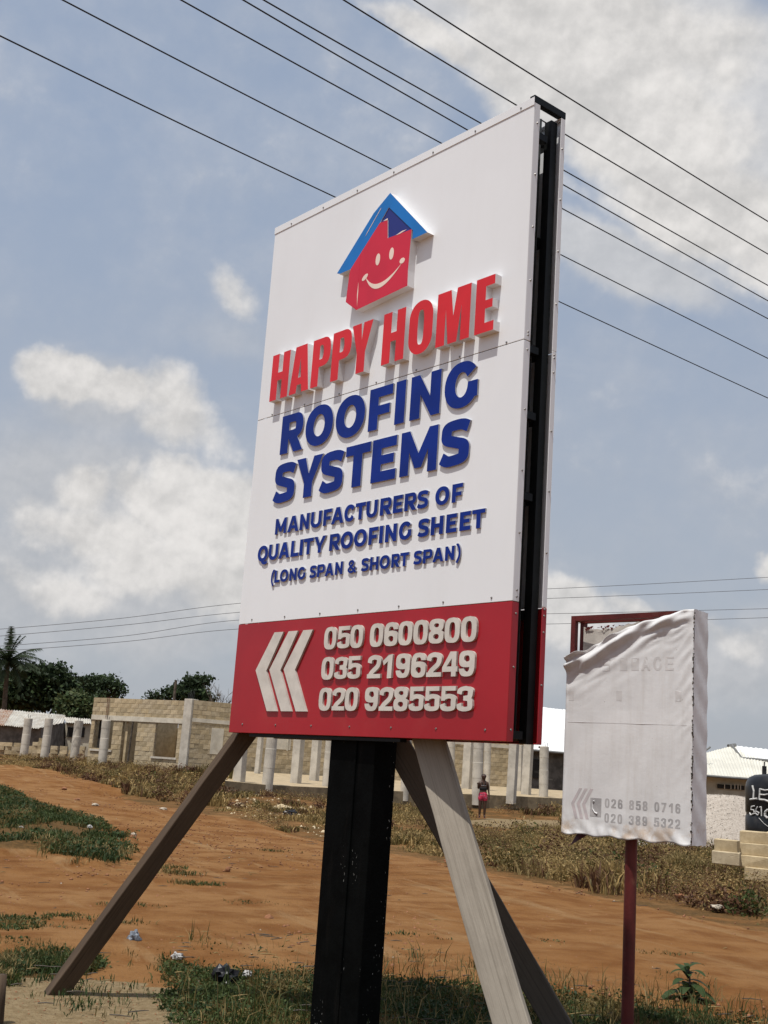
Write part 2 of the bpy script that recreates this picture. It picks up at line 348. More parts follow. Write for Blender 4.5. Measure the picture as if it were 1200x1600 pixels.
def soil(name, kind):
    m = bpy.data.materials.new(name); m.use_nodes = True; nt = NT(m.node_tree); bs = m.node_tree.nodes['Principled BSDF']
    co = nt.new('ShaderNodeTexCoord').outputs['Object']
    big = nt.noise(co, .30, 6, .6, .4); mid = nt.noise(co, 1.6, 7, .62, .3); fine = nt.noise(co, 14, 6, .7); grit = nt.noise(co, 70, 3, .6)
    ua = nt.v('DOT_PRODUCT', co, (.915, .40, 0)); va = nt.v('DOT_PRODUCT', co, (-.40, .915, 0))
    rut = nt.noise(nt.xyz(ua, nt.m('MULTIPLY', va, .16), 0.), 1.9, 6, .62, .5); rut2 = nt.noise(nt.xyz(nt.m('MULTIPLY', ua, .22), nt.m('MULTIPLY', va, 1.0), 3.), 2.4, 6, .6, .8)
    c = nt.mix(nt.mr(big, .35, .65), (.200, .093, .031), (.240, .126, .050))
    c = nt.mix(nt.mr(mid, .40, .66, 0, .85), c, (.138, .055, .0155))
    c = nt.mix(nt.mr(rut, .54, .68, 0, .55), c, (.275, .170, .080))
    c = nt.mix(nt.mr(rut2, .54, .70, 0, .5), c, (.150, .066, .020))
    c = nt.mix(nt.mr(fine, .56, .72, 0, .5), c, (.110, .048, .016))
    c = nt.mix(nt.mr(grit, .66, .72, 0, .6), c, (.20, .13, .065))
    if kind != 'road':
        at = nt.new('ShaderNodeAttribute', attribute_name='zone'); sp = nt.new('ShaderNodeSeparateColor'); nt.put(sp.inputs[0], at.outputs['Color'])
        grassy = nt.mr(nt.m('ADD', sp.outputs[0], nt.m('MULTIPLY', nt.m('SUBTRACT', mid, .5), .8)), .35, .65)
        sand = nt.mr(nt.m('ADD', sp.outputs[1], nt.m('MULTIPLY', nt.m('SUBTRACT', mid, .5), .7)), .35, .65)
        c = nt.mix(grassy, c, nt.mix(nt.mr(fine, .4, .6), (.125, .070, .026), (.080, .048, .019)))
        sc = nt.mix(nt.mr(fine, .35, .65), (.245, .185, .105), (.175, .125, .066))
        sc = nt.mix(nt.mr(grit, .60, .70, 0, .6), sc, (.13, .08, .04))
        c = nt.mix(sand, c, sc)
    nt.put(bs.inputs['Base Color'], c); bs.inputs['Roughness'].default_value = .97; bs.inputs['Specular IOR Level'].default_value = .08
    h = nt.m('ADD', nt.m('MULTIPLY', mid, .55), nt.m('ADD', nt.m('MULTIPLY', fine, .32), nt.m('MULTIPLY', grit, .08)))
    nt.put(bs.inputs['Normal'], nt.bump(h, .9, .11))
    return m
M['ground'] = soil('earth', 'ground'); M['road'] = soil('laterite', 'road')

# ------------------------------------------------------------------ terrain
CT = [(5, 1, 0), (-5, 1, 0), (0, 8, 0), (6, 8, 0), (-6, 8, 0), (0, 16, 0), (5, 15, 0), (-6, 16, 0), (12, 18, 0), (-14, 18, 0), (1.2, 23, 0), (8, 22, .0), (-3.6, 20, .04), (-1.5, 27, .02),
      (6, 30, .05), (-6.6, 36, .16), (14, 33, .1), (3.9, 47, .07), (8, 45, .15), (0, 38, .15), (-5, 49, .55), (-3, 45, .45), (2, 51.5, .33), (7, 54, .45),
      (-14.7, 60, 1.08), (-9.4, 57, .93), (-20, 66, 1.18), (-12, 50, .46), (-16, 58, .62), (-11, 34, .28), (-25, 60, .9), (-30, 40, .4), (-30, 80, 1.4), (14, 60, .6), (0, 66, 1.0), (10, 75, 1.0),
      (-15, 90, 1.3), (25, 50, .4), (30, 90, .8), (0, 120, 1.0), (-60, 120, 1.2), (60, 120, .8), (0, 250, .6), (-150, 250, .6), (150, 250, .6)]
CT = np.array(CT)
def terr(x, y):
    x = np.asarray(x, float); y = np.asarray(y, float)
    d2 = (x[..., None]-CT[:, 0])**2+(y[..., None]-CT[:, 1])**2
    sc = .35*(4+CT[:, 1])                                     # farther controls reach farther
    wgt = 1/(d2/sc**2+.02)**2
    z = (wgt*CT[:, 2]).sum(-1)/wgt.sum(-1)
    return z*np.clip((y-14)/10, 0, 1)
def tz(x, y): return float(terr(np.array([x]), np.array([y]))[0])
def TG(px, py, y0=4., y1=260.):                              # where the line of sight meets the terrain
    d = ray(px, py); Y = np.geomspace(y0, y1, 900); z = EYE+d[2]*Y; t = terr(d[0]*Y, Y)
    k = np.argmax(z < t)
    if z[k] >= t[k]: k = len(Y)-1
    return Vector((d[0]*Y[k], Y[k], float(t[k])))
def inpoly(x, y, poly):
    c = np.zeros(np.shape(x), bool); n = len(poly)
    for i in range(n):
        x0, y0 = poly[i][:2]; x1, y1 = poly[(i+1) % n][:2]
        with np.errstate(divide='ignore', invalid='ignore'):
            c ^= ((y0 > y) != (y1 > y)) & (x < (x1-x0)*(y-y0)/(y1-y0+1e-12)+x0)
    return c
GP = lambda pts: [TG(*p)[:2] for p in pts]
Z_near = GP([(250, 1500), (330, 1485), (480, 1492), (600, 1505), (720, 1512), (900, 1545), (1080, 1552), (1150, 1580), (1210, 1610), (1215, 1900), (300, 1900), (330, 1600)])
Z_left = GP([(-60, 1480), (40, 1482), (110, 1500), (150, 1520), (90, 1532), (-60, 1540)])
Z_strip = GP([(-60, 1440), (70, 1440), (130, 1455), (120, 1468), (-60, 1470)])
Z_isl = GP([(-60, 1225), (0, 1237), (60, 1268), (130, 1285), (195, 1318), (208, 1345), (150, 1366), (60, 1345), (-60, 1342)])
Z_sand = GP([(-80, 1535), (130, 1530), (260, 1545), (330, 1570), (300, 1640), (250, 1900), (-300, 1900)])
Z_far = [(-6.8, 36.5), (-12, 51), (-20, 62), (-20, 100), (40, 100), (30, 10), (9, 5.5), (4.7, 14.6), (1.3, 23), (-1.6, 28)]
Z_path = GP([(700, 1283), (760, 1278), (880, 1284), (960, 1296), (960, 1316), (880, 1305), (760, 1292)])
def gridax(a, b, n, c, k):
    t = np.linspace(-1, 1, n); s = np.sinh(k*t)/math.sinh(k); return np.where(s < 0, c+(c-a)*s, c+(b-c)*s)
xs = gridax(-1800, 1800, 420, 0, 8.2); ys = np.concatenate([[-40, -10, 0], np.geomspace(2, 2600, 520)])
XX, YY = np.meshgrid(xs, ys); ZZ = terr(XX, YY)
near = np.exp(-np.maximum(YY-4, 0)/60)
ZZ = ZZ+(fbm(XX*1.3, YY*1.3, 4)-.5)*.06*near+(fbm(XX*.25+9, YY*.25, 3)-.5)*.18*np.clip((YY-26)/30, 0, 1)*(YY < 150)
nx, ny = len(xs), len(ys); idx = np.arange(nx*ny).reshape(ny, nx)
Fq = np.stack([idx[:-1, :-1], idx[:-1, 1:], idx[1:, 1:], idx[1:, :-1]], -1).reshape(-1, 4)
gme = fast_mesh('ground', np.stack([XX, YY, ZZ], -1).reshape(-1, 3), Fq, [M['ground']], smooth=True)
za = gme.color_attributes.new('zone', 'FLOAT_COLOR', 'POINT')
gr = (inpoly(XX, YY, Z_near) | inpoly(XX, YY, Z_left) | inpoly(XX, YY, Z_strip)).astype(float)
gr = np.maximum(gr, inpoly(XX, YY, Z_far)*.55)
sa = (inpoly(XX, YY, Z_sand)).astype(float); sa = np.maximum(sa, inpoly(XX, YY, Z_path)*.9)
cl = np.zeros((ny, nx, 4)); cl[..., 0] = gr; cl[..., 1] = sa; cl[..., 3] = 1
za.data.foreach_set('color', cl.astype(np.float32).ravel())
tag(link('ground', gme), kind='structure')

# laterite road: a sheet between a near edge and a far edge
near_e = [(9, 1.5), (5, 4), (2.9, 7.6), (2.45, 8.9), (1.5, 9.15), (.5, 9.35), (-.6, 9.5), (-1.8, 9.65), (-2.7, 8.9), (-6, 8.6), (-14, 8), (-60, 8)]
far_e = [(12, 1.5), (8.2, 6.5), (6.2, 11), (4.7, 14.5), (3.0, 18.6), (1.2, 22.9), (-1.3, 27), (-6.4, 36), (-10.5, 46), (-14, 54), (-30, 70), (-75, 110)]
def resamp(p, n):
    p = np.array(p, float); t = np.linspace(0, len(p)-1, n); i = np.minimum(t.astype(int), len(p)-2); f = (t-i)[:, None]; return p[i]*(1-f)+p[i+1]*f
road_poly = near_e+far_e[::-1]
def edged(X, Y, poly):
    d = np.full(X.shape, 1e9)
    for i in range(len(poly)):
        p = np.array(poly[i]); q = np.array(poly[(i+1) % len(poly)]); pq = q-p; t = np.clip(((X-p[0])*pq[0]+(Y-p[1])*pq[1])/(pq@pq), 0, 1)
        d = np.minimum(d, np.hypot(X-p[0]-t*pq[0], Y-p[1]-t*pq[1]))
    return np.where(inpoly(X, Y, poly), d, -d)
RY0 = np.geomspace(2.5, 105, 430)[:, None]; RX0 = np.linspace(-.72, .72, 460)[None]*RY0*np.ones_like(RY0)*1.0; RY0 = RY0*np.ones_like(RX0)
sc_ = np.clip(RY0/12, .6, 2.5)
red = edged(RX0, RY0, road_poly)+(fbm(RX0*.9/sc_, RY0*.9/sc_, 4)-.5)*1.1*sc_
rz = terr(RX0, RY0); nz = np.exp(-np.maximum(RY0-4, 0)/60)
e = np.clip(red/.35, -1.2, 1)
tracks = (fbm(RX0*.5-RY0*.18, RY0*.09, 3)-.5)*.07
rz = rz+(fbm(RX0*1.3, RY0*1.3, 4)-.5)*.06*nz+tracks*np.clip(e, 0, 1)*nz+.055*e+(fbm(RX0*.25+9, RY0*.25, 3)-.5)*.18*np.clip((RY0-26)/30, 0, 1)
idx = np.arange(RX0.size).reshape(RX0.shape)
Fq = np.stack([idx[:-1, :-1], idx[:-1, 1:], idx[1:, 1:], idx[1:, :-1]], -1).reshape(-1, 4)
Fq = Fq[(red > -.35).ravel()[Fq].all(1)]
tag(link('dirt_road', fast_mesh('dirt_road', np.stack([RX0, RY0, rz], -1).reshape(-1, 3), Fq, [M['road']], smooth=True)), kind='structure')
def gz_(x, y):                                              # walking surface
    return tz(x, y)+(float(fbm(x*1.3, y*1.3, 4))-.5)*.06*math.exp(-max(y-4, 0)/60)
# low grassy island between the two wheel tracks
ic = np.array(Z_isl).mean(0)
gxs = np.linspace(min(p[0] for p in Z_isl)-.5, max(p[0] for p in Z_isl)+.5, 90); gys = np.linspace(min(p[1] for p in Z_isl)-.5, max(p[1] for p in Z_isl)+.5, 150)
IX, IY = np.meshgrid(gxs, gys)
ed = edged(IX, IY, Z_isl)+(fbm(IX*1.5, IY*.8, 3)-.5)*.7
IZ = terr(IX, IY)+.10+(fbm(IX*1.3, IY*1.3, 4)-.5)*.1+np.where(ed < 0, ed*.45, np.clip(ed, 0, 1.0)*.10)
idx = np.arange(IX.size).reshape(IX.shape)
Fq = np.stack([idx[:-1, :-1], idx[:-1, 1:], idx[1:, 1:], idx[1:, :-1]], -1).reshape(-1, 4)
keep = (ed > -.35).ravel()[Fq].all(1)
ime = fast_mesh('road_island', np.stack([IX, IY, IZ], -1).reshape(-1, 3), Fq[keep], [M['ground']], smooth=True)
za = ime.color_attributes.new('zone', 'FLOAT_COLOR', 'POINT'); zz = np.zeros((len(ime.vertices), 4)); zz[:, 3] = 1
if len(ime.vertices) == IX.size: zz[:, 0] = np.clip(ed.ravel()*1.2+.1, 0, .9)
za.data.foreach_set('color', zz.astype(np.float32).ravel())
tag(link('road_island', ime), kind='structure')

# ------------------------------------------------------------------ glyphs
def _sup(X, Y, cx, cy, a, b, p=2.2): return ((np.abs(X-cx)/a)**p+(np.abs(Y-cy)/b)**p)**(1/p)*min(a, b)-min(a, b)
def _box(X, Y, x0, y0, x1, y1): return np.maximum(np.maximum(x0-X, X-x1), np.maximum(y0-Y, Y-y1))
def _poly(X, Y, P):
    d = np.full(X.shape, 1e9)
    for i in range(len(P)):
        ax, ay = P[i]; bx, by = P[(i+1) % len(P)]; ex, ey = bx-ax, by-ay
        t = np.clip(((X-ax)*ex+(Y-ay)*ey)/(ex*ex+ey*ey), 0, 1); d = np.minimum(d, np.hypot(X-ax-t*ex, Y-ay-t*ey))
    return np.where(inpoly(X, Y, P), -d, d)
def _spl(P, n=10):
    P = [np.array(p, float) for p in P]; P = [2*P[0]-P[1]]+P+[2*P[-1]-P[-2]]; out = []
    for i in range(1, len(P)-2):
        for k in range(n):
            t = k/n; out.append(.5*((2*P[i])+(-P[i-1]+P[i+1])*t+(2*P[i-1]-5*P[i]+4*P[i+1]-P[i+2])*t*t+(-P[i-1]+3*P[i]-3*P[i+1]+P[i+2])*t**3))
    out.append(P[-2]); return out
def _stroke(X, Y, P, s, h, cut=(1, 1)):
    Q = _spl(P); d = np.full(X.shape, 1e9)
    for p, q in zip(Q[:-1], Q[1:]):
        ax, ay = p[0]/s, p[1]/h; ex, ey = q[0]/s-ax, q[1]/h-ay
        t = np.clip(((X/s-ax)*ex+(Y/h-ay)*ey)/(ex*ex+ey*ey+1e-12), 0, 1); d = np.minimum(d, np.hypot(X/s-ax-t*ex, Y/h-ay-t*ey))
    d = (d-.5)*min(s, h)
    for c, a, b in ((cut[0], Q[0], Q[1]), (cut[1], Q[-1], Q[-2])):
        if c:
            u = (a-b)/np.linalg.norm(a-b); pr = np.array([-u[1], u[0]]); r = .6*max(s, h); e = .8*max(s, h)
            d = np.maximum(d, -_poly(X, Y, [tuple(a+pr*r), tuple(a-pr*r), tuple(a-pr*r+u*e), tuple(a+pr*r+u*e)]))
    return d
U = np.minimum; I_ = np.maximum
def glyph(ch, w_, s, h, style='wide'):
    """contours in a box w_ wide and 1 tall; s upright stroke, h level stroke"""
    w = w_
    if ch == 'H': y = (1-h)/2; return [[(0, 0), (s, 0), (s, y), (w-s, y), (w-s, 0), (w, 0), (w, 1), (w-s, 1), (w-s, y+h), (s, y+h), (s, 1), (0, 1)]]
    if ch == 'I': return [[(0, 0), (w, 0), (w, 1), (0, 1)]]
    if ch == 'L': return [[(0, 0), (w, 0), (w, h), (s, h), (s, 1), (0, 1)]]
    if ch == 'T': a = (w-s)/2; return [[(a, 0), (a+s, 0), (a+s, 1-h), (w, 1-h), (w, 1), (0, 1), (0, 1-h), (a, 1-h)]]
    if ch == 'E': y = (1-h*.9)/2; m_ = w*.9; return [[(0, 0), (w, 0), (w, h), (s, h), (s, y), (m_, y), (m_, y+h*.9), (s, y+h*.9), (s, 1-h), (w*.985, 1-h), (w*.985, 1), (0, 1)]]
    if ch == 'F': y = .34; m_ = w*.9; return [[(0, 0), (s, 0), (s, y), (m_, y), (m_, y+h*.95), (s, y+h*.95), (s, 1-h), (w, 1-h), (w, 1), (0, 1)]]
    if ch == 'N':
        if style == 'wide': return [[(0, 0), (s, 0), (s, .54), (w-s*.85, 0), (w, 0), (w, 1), (w-s, 1), (w-s, .46), (s*.85, 1), (0, 1)]]
    if ch == 'M':
        if style == 'wide': return [[(0, 0), (s*.88, 0), (s*.88, .52), (w/2-.09*w, .13), (w/2+.09*w, .13), (w-s*.88, .52), (w-s*.88, 0), (w, 0), (w, 1), (w-s*.85, 1), (w/2, .46), (s*.85, 1), (0, 1)]]
        return [[(0, 0), (s*.95, 0), (s*.95, .66), (w/2-.13*w, 0), (w/2+.13*w, 0), (w-s*.95, .66), (w-s*.95, 0), (w, 0), (w, 1), (w-s*1.45, 1), (w/2, .50), (s*1.45, 1), (0, 1)]]
    if ch == 'A':
        if style == 'wide': a = s*.56; return [[(0, 0), (s*1.02, 0), (s*1.02+.09*w, .2), (w-s*1.02-.09*w, .2), (w-s*1.02, 0), (w, 0), (w/2+a, 1), (w/2-a, 1)], [(w/2, .72), (w/2-.115*w, .40), (w/2+.115*w, .40)]]
        return [[(0, 0), (s*.98, 0), (s*.98+.04*w, .17), (w-s*.98-.04*w, .17), (w-s*.98, 0), (w, 0), (w*.78, 1), (w*.2, 1)], [(w*.49, .74), (w*.49-.07*w, .32), (w*.49+.07*w, .32)]]
    if ch == 'Y':
        if style == 'wide': return [[((w-s)/2, 0), ((w+s)/2, 0), ((w+s)/2, .36), (w, 1), (w-s*1.08, 1), (w/2, .58), (s*1.08, 1), (0, 1), ((w-s)/2, .36)]]
        return [[((w-s*1.05)/2, 0), ((w+s*1.05)/2, 0), ((w+s*1.05)/2, .40), (w, 1), (w-s*1.15, 1), (w/2, .66), (s*1.15, 1), (0, 1), ((w-s*1.05)/2, .40)]]
    if ch == '1': return [[(w*.52, 0), (w*.52+s, 0), (w*.52+s, 1), (w*.52+s*.1, 1), (w*.08, .72), (w*.16, .56), (w*.52, .70)]]
    if ch == '4': return [[(w*.50, 1), (w*.9, 1), (w*.9, .40), (w, .40), (w, .19), (w*.9, .19), (w*.9, 0), (w*.9-s*.95, 0), (w*.9-s*.95, .19), (0, .19), (0, .38)], [(w*.9-s*.95, .72), (w*.9-s*.95, .40), (w*.28, .40)]]
    if ch == '7': return [[(0, 1), (w, 1), (w, 1-h*.8), (w*.52, 0), (w*.52-s*1.1, 0), (w-s*1.1, 1-h), (0, 1-h)]]
    nyg = 84; x = np.arange(-.12, w+.13, 1/72); y = np.arange(-.28, 1.12, 1/72); X, Y = np.meshgrid(x, y)
    B = lambda *a: _box(X, Y, *a); SP = lambda *a: _sup(X, Y, *a); PO = lambda P: _poly(X, Y, P)
    def ring(p=2.15, q=2.05): return I_(SP(w/2, .5, w/2, .512, p), -SP(w/2, .5, w/2-s, .512-h, q))
    if ch in 'OQCG' and style == 'wide': f = ring()
    if ch == 'O' and style != 'wide': f = I_(U(SP(w/2, 1-w/2-.0, w/2, w/2+.01, 2.1), U(SP(w/2, w/2, w/2, w/2+.01, 2.1), B(0, w/2, w, 1-w/2))), -U(SP(w/2, .5, w/2-s, .5-h, 3.2), SP(w/2, .5, w/2-s, .5-h, 2.4)))
    if ch == '0': f = ring(3.0, 3.0)
    if ch == 'Q': f = U(f, _stroke(X, Y, [(.45*w, .07), (.55*w, -.07), (.75*w, -.13), (.98*w, -.06)], .22, .19))
    if ch == 'C': f = I_(f, -PO([(.5*w, .5), (w*.82, .72), (w*1.0, 1.0), (w*1.3, 1), (w*1.3, 0), (w, 0.0), (w*.82, .28)]))
    if ch == 'G':
        f = I_(f, -PO([(.5*w, .53), (w*.60, .60), (w*1.06, .92), (w*1.4, .9), (w*1.4, .53)]))
        f = I_(f, X-(w-.03)); f = U(f, B(w-.03-s*.82, .17, w-.03, .53))
    if ch == 'S':
        f = _stroke(X, Y, [(.93*w, .80), (.74*w, .87), (.5*w, 1-h/2), (.24*w, .85), (s/2+.01, .715), (.23*w, .585), (.5*w, .505), (.77*w, .425), (w-s/2-.01, .29), (.76*w, .155), (.48*w, h/2), (.24*w, .12), (.05*w, .21)], s*.95, h)
    if ch == 'U': f = I_(U(B(0, .42, w, 1), SP(w/2, .42, w/2, .43, 2.15)), -U(B(s, .42, w-s, 1.3), SP(w/2, .42, w/2-s, .43-h, 2.1)))
    if ch in 'PR':
        y0 = (.33 if ch == 'P' else .37) if style == 'wide' else .40; c = (1+y0)/2; ry = (1-y0)/2; r = min(ry*.98, w*.55) if style == 'wide' else w*.46
        ir = max(r-s*.92, .035)
        ww = w if ch == 'P' else w*.96
        f = I_(U(B(0, y0, ww-r, 1), SP(ww-r, c, r, ry, 2.3 if style == 'wide' else 2.8)), -U(B(s, y0+h*.9, max(s+.01, ww-s-ir+.004), 1-h*.9), I_(SP(ww-s*.92-ir if style == 'wide' else ww-s-ir+.01, c, ir, ry-h*.9, 2.1), s-X)))
        f = U(f, B(0, 0, s, 1))
        if ch == 'R': f = U(f, PO([(w*.36, .38), (w*.72, .40), (w*1.0, 0), (w-s*1.15, 0), (w*.36, .36)]))
    if ch == '&':
        f = _stroke(X, Y, [(w, .02), (.55*w, .36), (.22*w, .66), (.24*w, .84), (.47*w, .92), (.66*w, .80), (.58*w, .62), (.28*w, .44), (.12*w, .25), (.3*w, .09), (.62*w, .11), (.93*w, .45)], s*.72, h*.78)
    if ch == '(': f = _stroke(X, Y, [(w*.85, 1.12), (w*.35, .75), (w*.3, .2), (w*.8, -.24)], s*.7, h)
    if ch == ')': f = _stroke(X, Y, [(w*.15, 1.12), (w*.65, .75), (w*.7, .2), (w*.2, -.24)], s*.7, h)
    if ch == '2': f = U(B(0, 0, w, h), I_(_stroke(X, Y, [(.15*w, .66), (.2*w, .83), (.5*w, 1-h/2), (.80*w, .84), (w-s/2, .69), (.74*w, .50), (.36*w, .27), (.16*w, .06)], s, h*1.05, (1, 0)), I_(-Y, -X)))
    if ch == '3': f = U(_stroke(X, Y, [(.15*w, .68), (.2*w, .84), (.5*w, 1-h/2), (.82*w, .85), (w-s/2, .72), (.78*w, .57), (.42*w, .52)], s, h*.95), _stroke(X, Y, [(.42*w, .52), (.78*w, .47), (w-s/2, .30), (.82*w, .14), (.5*w, h/2), (.2*w, .14), (.15*w, .31)], s, h*.95))
    if ch == '5': f = U(U(B(.05*w, 1-h, w*.96, 1), B(.05*w, .42, .05*w+s*.8, 1)), _stroke(X, Y, [(.10*w, .50), (.5*w, .62-h*.1), (.82*w, .54), (w-s/2, .34), (.82*w, .14), (.5*w, h/2), (.2*w, .13), (.14*w, .29)], s, h*.98))
    if ch in '69':
        if ch == '9': X, Y = w-X, 1-Y
        B = lambda *a: _box(X, Y, *a)
        r0 = I_(_sup(X, Y, w/2, .5, w/2, .512, 3), -_sup(X, Y, w/2, .5, w/2-s, .512-h, 3))
        lo = I_(_sup(X, Y, w/2, .32, w/2, .33, 3), -_sup(X, Y, w/2, .30, w/2-s, .31-h, 2.6))
        f = U(lo, I_(r0, U(X-w*.45, .70-Y))); f = I_(f, -_box(X, Y, s, .10+h, w-s, .30+.0)) if False else f
        f = U(f, I_(_box(X, Y, 0, .3, s, .7), -1e-3))
    if ch == '8':
        f = U(I_(SP(w/2, .745, w*.48, .265, 2.8), -SP(w/2, .74, w*.48-s, .255-h*.9, 2.4)), I_(SP(w/2, .275, w/2, .285, 2.8), -SP(w/2, .275, w/2-s, .275-h*.9, 2.4)))
        f = I_(f, -U(SP(w/2, .74, w*.48-s, .255-h*.9, 2.4), SP(w/2, .275, w/2-s, .275-h*.9, 2.4)))
    return contours(f, x, y)
def contours(f, x, y):
    f = np.pad(f, 1, constant_values=1.); dx = x[1]-x[0]; x0 = x[0]-dx; y0 = y[0]-dx; f = np.where(np.abs(f) < 1e-6, 1e-6, f)
    ins = f < 0; segs = {}
    ny_, nx_ = f.shape
    code = ins[:-1, :-1]*1+ins[:-1, 1:]*2+ins[1:, 1:]*4+ins[1:, :-1]*8
    def ep(k, i, j):                                         # key and point of a crossed cell edge
        if k == 0: a, b = (i, j), (i, j+1)
        elif k == 1: a, b = (i, j+1), (i+1, j+1)
        elif k == 2: a, b = (i+1, j), (i+1, j+1)
        else: a, b = (i, j), (i+1, j)
        return (a, b)
    T = {1: [(3, 0)], 2: [(0, 1)], 3: [(3, 1)], 4: [(1, 2)], 5: [(3, 2), (1, 0)], 6: [(0, 2)], 7: [(3, 2)], 8: [(2, 3)], 9: [(2, 0)], 10: [(0, 3), (2, 1)], 11: [(2, 1)], 12: [(1, 3)], 13: [(1, 0)], 14: [(0, 3)]}
    for i, j in zip(*np.nonzero((code > 0) & (code < 15))):
        for p, q in T[int(code[i, j])]: segs[ep(p, i, j)] = ep(q, i, j)
    loops = []
    def pt(k):
        (i, j), (a, b) = k; t = f[i, j]/(f[i, j]-f[a, b]); return (x0+dx*(j+(b-j)*t), y0+dx*(i+(a-i)*t))
    while segs:
        k0, k = segs.popitem(); lp = [k0]
        while k != k0 and k in segs: lp.append(k); k = segs.pop(k)
        P = [pt(q) for q in lp]
        if len(P) < 8: continue
        n = len(P); m_ = max(range(n), key=lambda q: (P[q][0]-P[0][0])**2+(P[q][1]-P[0][1])**2)
        L = rdp(P[:m_+1])[:-1]+rdp(P[m_:]+[P[0]])[:-1]
        if len(L) > 3: loops.append(L)
    return loops
def rdp(P, e=.0028):
    if len(P) < 3: return P
    a = np.array(P[0]); b = np.array(P[-1]); d = b-a; L = np.linalg.norm(d)+1e-12
    q = np.array(P[1:-1])-a; ds = np.abs(q[:, 0]*d[1]-q[:, 1]*d[0])/L; i = int(ds.argmax())
    if ds[i] < e: return [P[0], P[-1]]
    return rdp(P[:i+2], e)[:-1]+rdp(P[i+1:], e)
_gc = {}
def letter(name, parent, ch, u0, u1, vb, H, t0, t1, s, h, mats, style='wide', ztop=0., off=0., descale=1):
    """one raised letter: left/right edges u0,u1, baseline z, height H, depth t0 (back) .. t1 (front)"""
    k = (ch, round((u1-u0)/H, 2), s, h, style)
    if k not in _gc: _gc[k] = glyph(ch, max(.2, (u1-u0)/H), s, h, style)
    mb = MB(); extrude_loops(mb, [[(u0+p[0]*H, vb+p[1]*H) for p in l] for l in _gc[k]], -t1, -t0, 0, 1)
    return mb.build(name, mats, parent)

# ------------------------------------------------------------------ the main signboard
TOPZ = 5.1845; UW, VH, DD = 2.457, 3.487, .2606; YAW = -.8741
ud = Vector((math.cos(YAW), math.sin(YAW), 0)); nd = Vector((-math.sin(YAW), math.cos(YAW), 0))
C0 = Vector((.6752, 6.0, 0))-ud*UW                             # left edge of the face, on the ground
sign = empty('signboard', C0+ud*(UW/2), YAW)
tag(sign, 'tall white and red roofing company signboard with raised letters on black post', 'signboard')
X0 = -UW/2
def bz(v): return TOPZ-v
def bpt(u, v, t=0): return C0+ud*u+nd*(-t)+Vector((0, 0, TOPZ-v))   # world point
def tray(name, v0, v1, m, yf, sgn, top=False, bot=False, lip=.055):
    mb = MB(); th = .004; a, b = X0, X0+UW; z0, z1 = bz(v1)+.0015, bz(v0)-.0015
    y0, y1 = sorted((yf, yf+sgn*th)); mb.box((a, y0, z0), (b, y1, z1))
    l0, l1 = sorted((yf+sgn*th, yf+sgn*lip))
    mb.box((a, l0, z0), (a+th, l1, z1)); mb.box((b-th, l0, z0), (b, l1, z1))
    if top: mb.box((a+th, l0, z1-th), (b-th, l1, z1))
    if bot: mb.box((a+th, l0, z0), (b-th, l1, z0+th))
    return bevel(mb.build(name, m, sign), .002, 1)
SEAM, REDV = 1.392, 2.788
for yf, sg in ((0, 1), (DD, -1)):
    lp_ = .050 if sg > 0 else .036; tray('panel', 0, SEAM, M['panel'], yf, sg, top=True, lip=lp_); tray('panel', SEAM, REDV, M['panel'], yf, sg, lip=lp_); tray('red_panel', REDV, VH, M['panelred'], yf, sg, bot=True, lip=lp_)
mb = MB(); mb.box((X0-.002, -.004, bz(.022)), (X0+UW+.002, -.0005, bz(-.028))); bevel(mb.build('top_trim', M['panel'], sign), .001, 1)
mb = MB(); mb.box((X0+UW-.035, .001, bz(-.002)), (X0+UW-.0, DD-.001, bz(-.042)))
mb.build('top_rail', M['black'], sign)
# steel frame inside: uprights near both ends and the middle, rails at each level
for fx, fy in ((.012, .062), (.012, DD-.112), (UW/2-.025, .062), (UW/2-.025, DD-.112), (UW-.36, .062), (UW-.075, DD-.090)):
    if True:
        mb = MB(); mb.box((X0+fx, fy, bz(VH)-.0), (X0+fx+.05, fy+.05, bz(.03))); mb.build('frame_upright', M['black'], sign)
for v in (.16, .75, SEAM+.02, 1.78, 2.22, 2.83, VH-.04):
    for fy in (.05, DD-.10):
        mb = MB(); mb.box((X0+.066, fy, bz(v)-.025), (X0+UW-(.37 if fy < .1 else .08), fy+.05-.003, bz(v)+.02)); mb.build('frame_rail', M['black'], sign)
    if v in (.16, SEAM+.02, 1.78, 2.22, VH-.04): mb = MB(); mb.box((X0+UW-.07, .006, bz(v)-.02), (X0+UW-.03, DD-.112, bz(v)+.02)); mb.build('frame_spacer', M['black'], sign)
mb = MB(); mb.box((X0+.02, DD-.116, bz(VH-.01)), (X0+UW-.077, DD-.1125, bz(.012))); mb.build('inner_sheet', M['inner'], sign)
mb = MB(); mb.box((X0+.22, .012, bz(VH+.020)), (X0+UW-.80, .06, bz(VH)-.002)); mb.box((X0+.22, DD-.06, bz(VH+.018)), (X0+UW-1.1, DD-.012, bz(VH)-.002)); mb.build('bottom_rail', M['black'], sign)
# the post: two box channels welded side by side
mb = MB()
pu0, pu1 = X0+1.005, X0+1.405
mb.box((pu0, .05, -.3), (pu0+.235, .05+.17, bz(3.0))); mb.box((pu0+.238, .055, -.3), (pu1, .05+.165, bz(3.0)))
mb.box((pu0+.225, .046, -.3), (pu0+.245, .056, bz(3.45)))
bevel(mb.build('post', M['post'], sign), .006, 2)
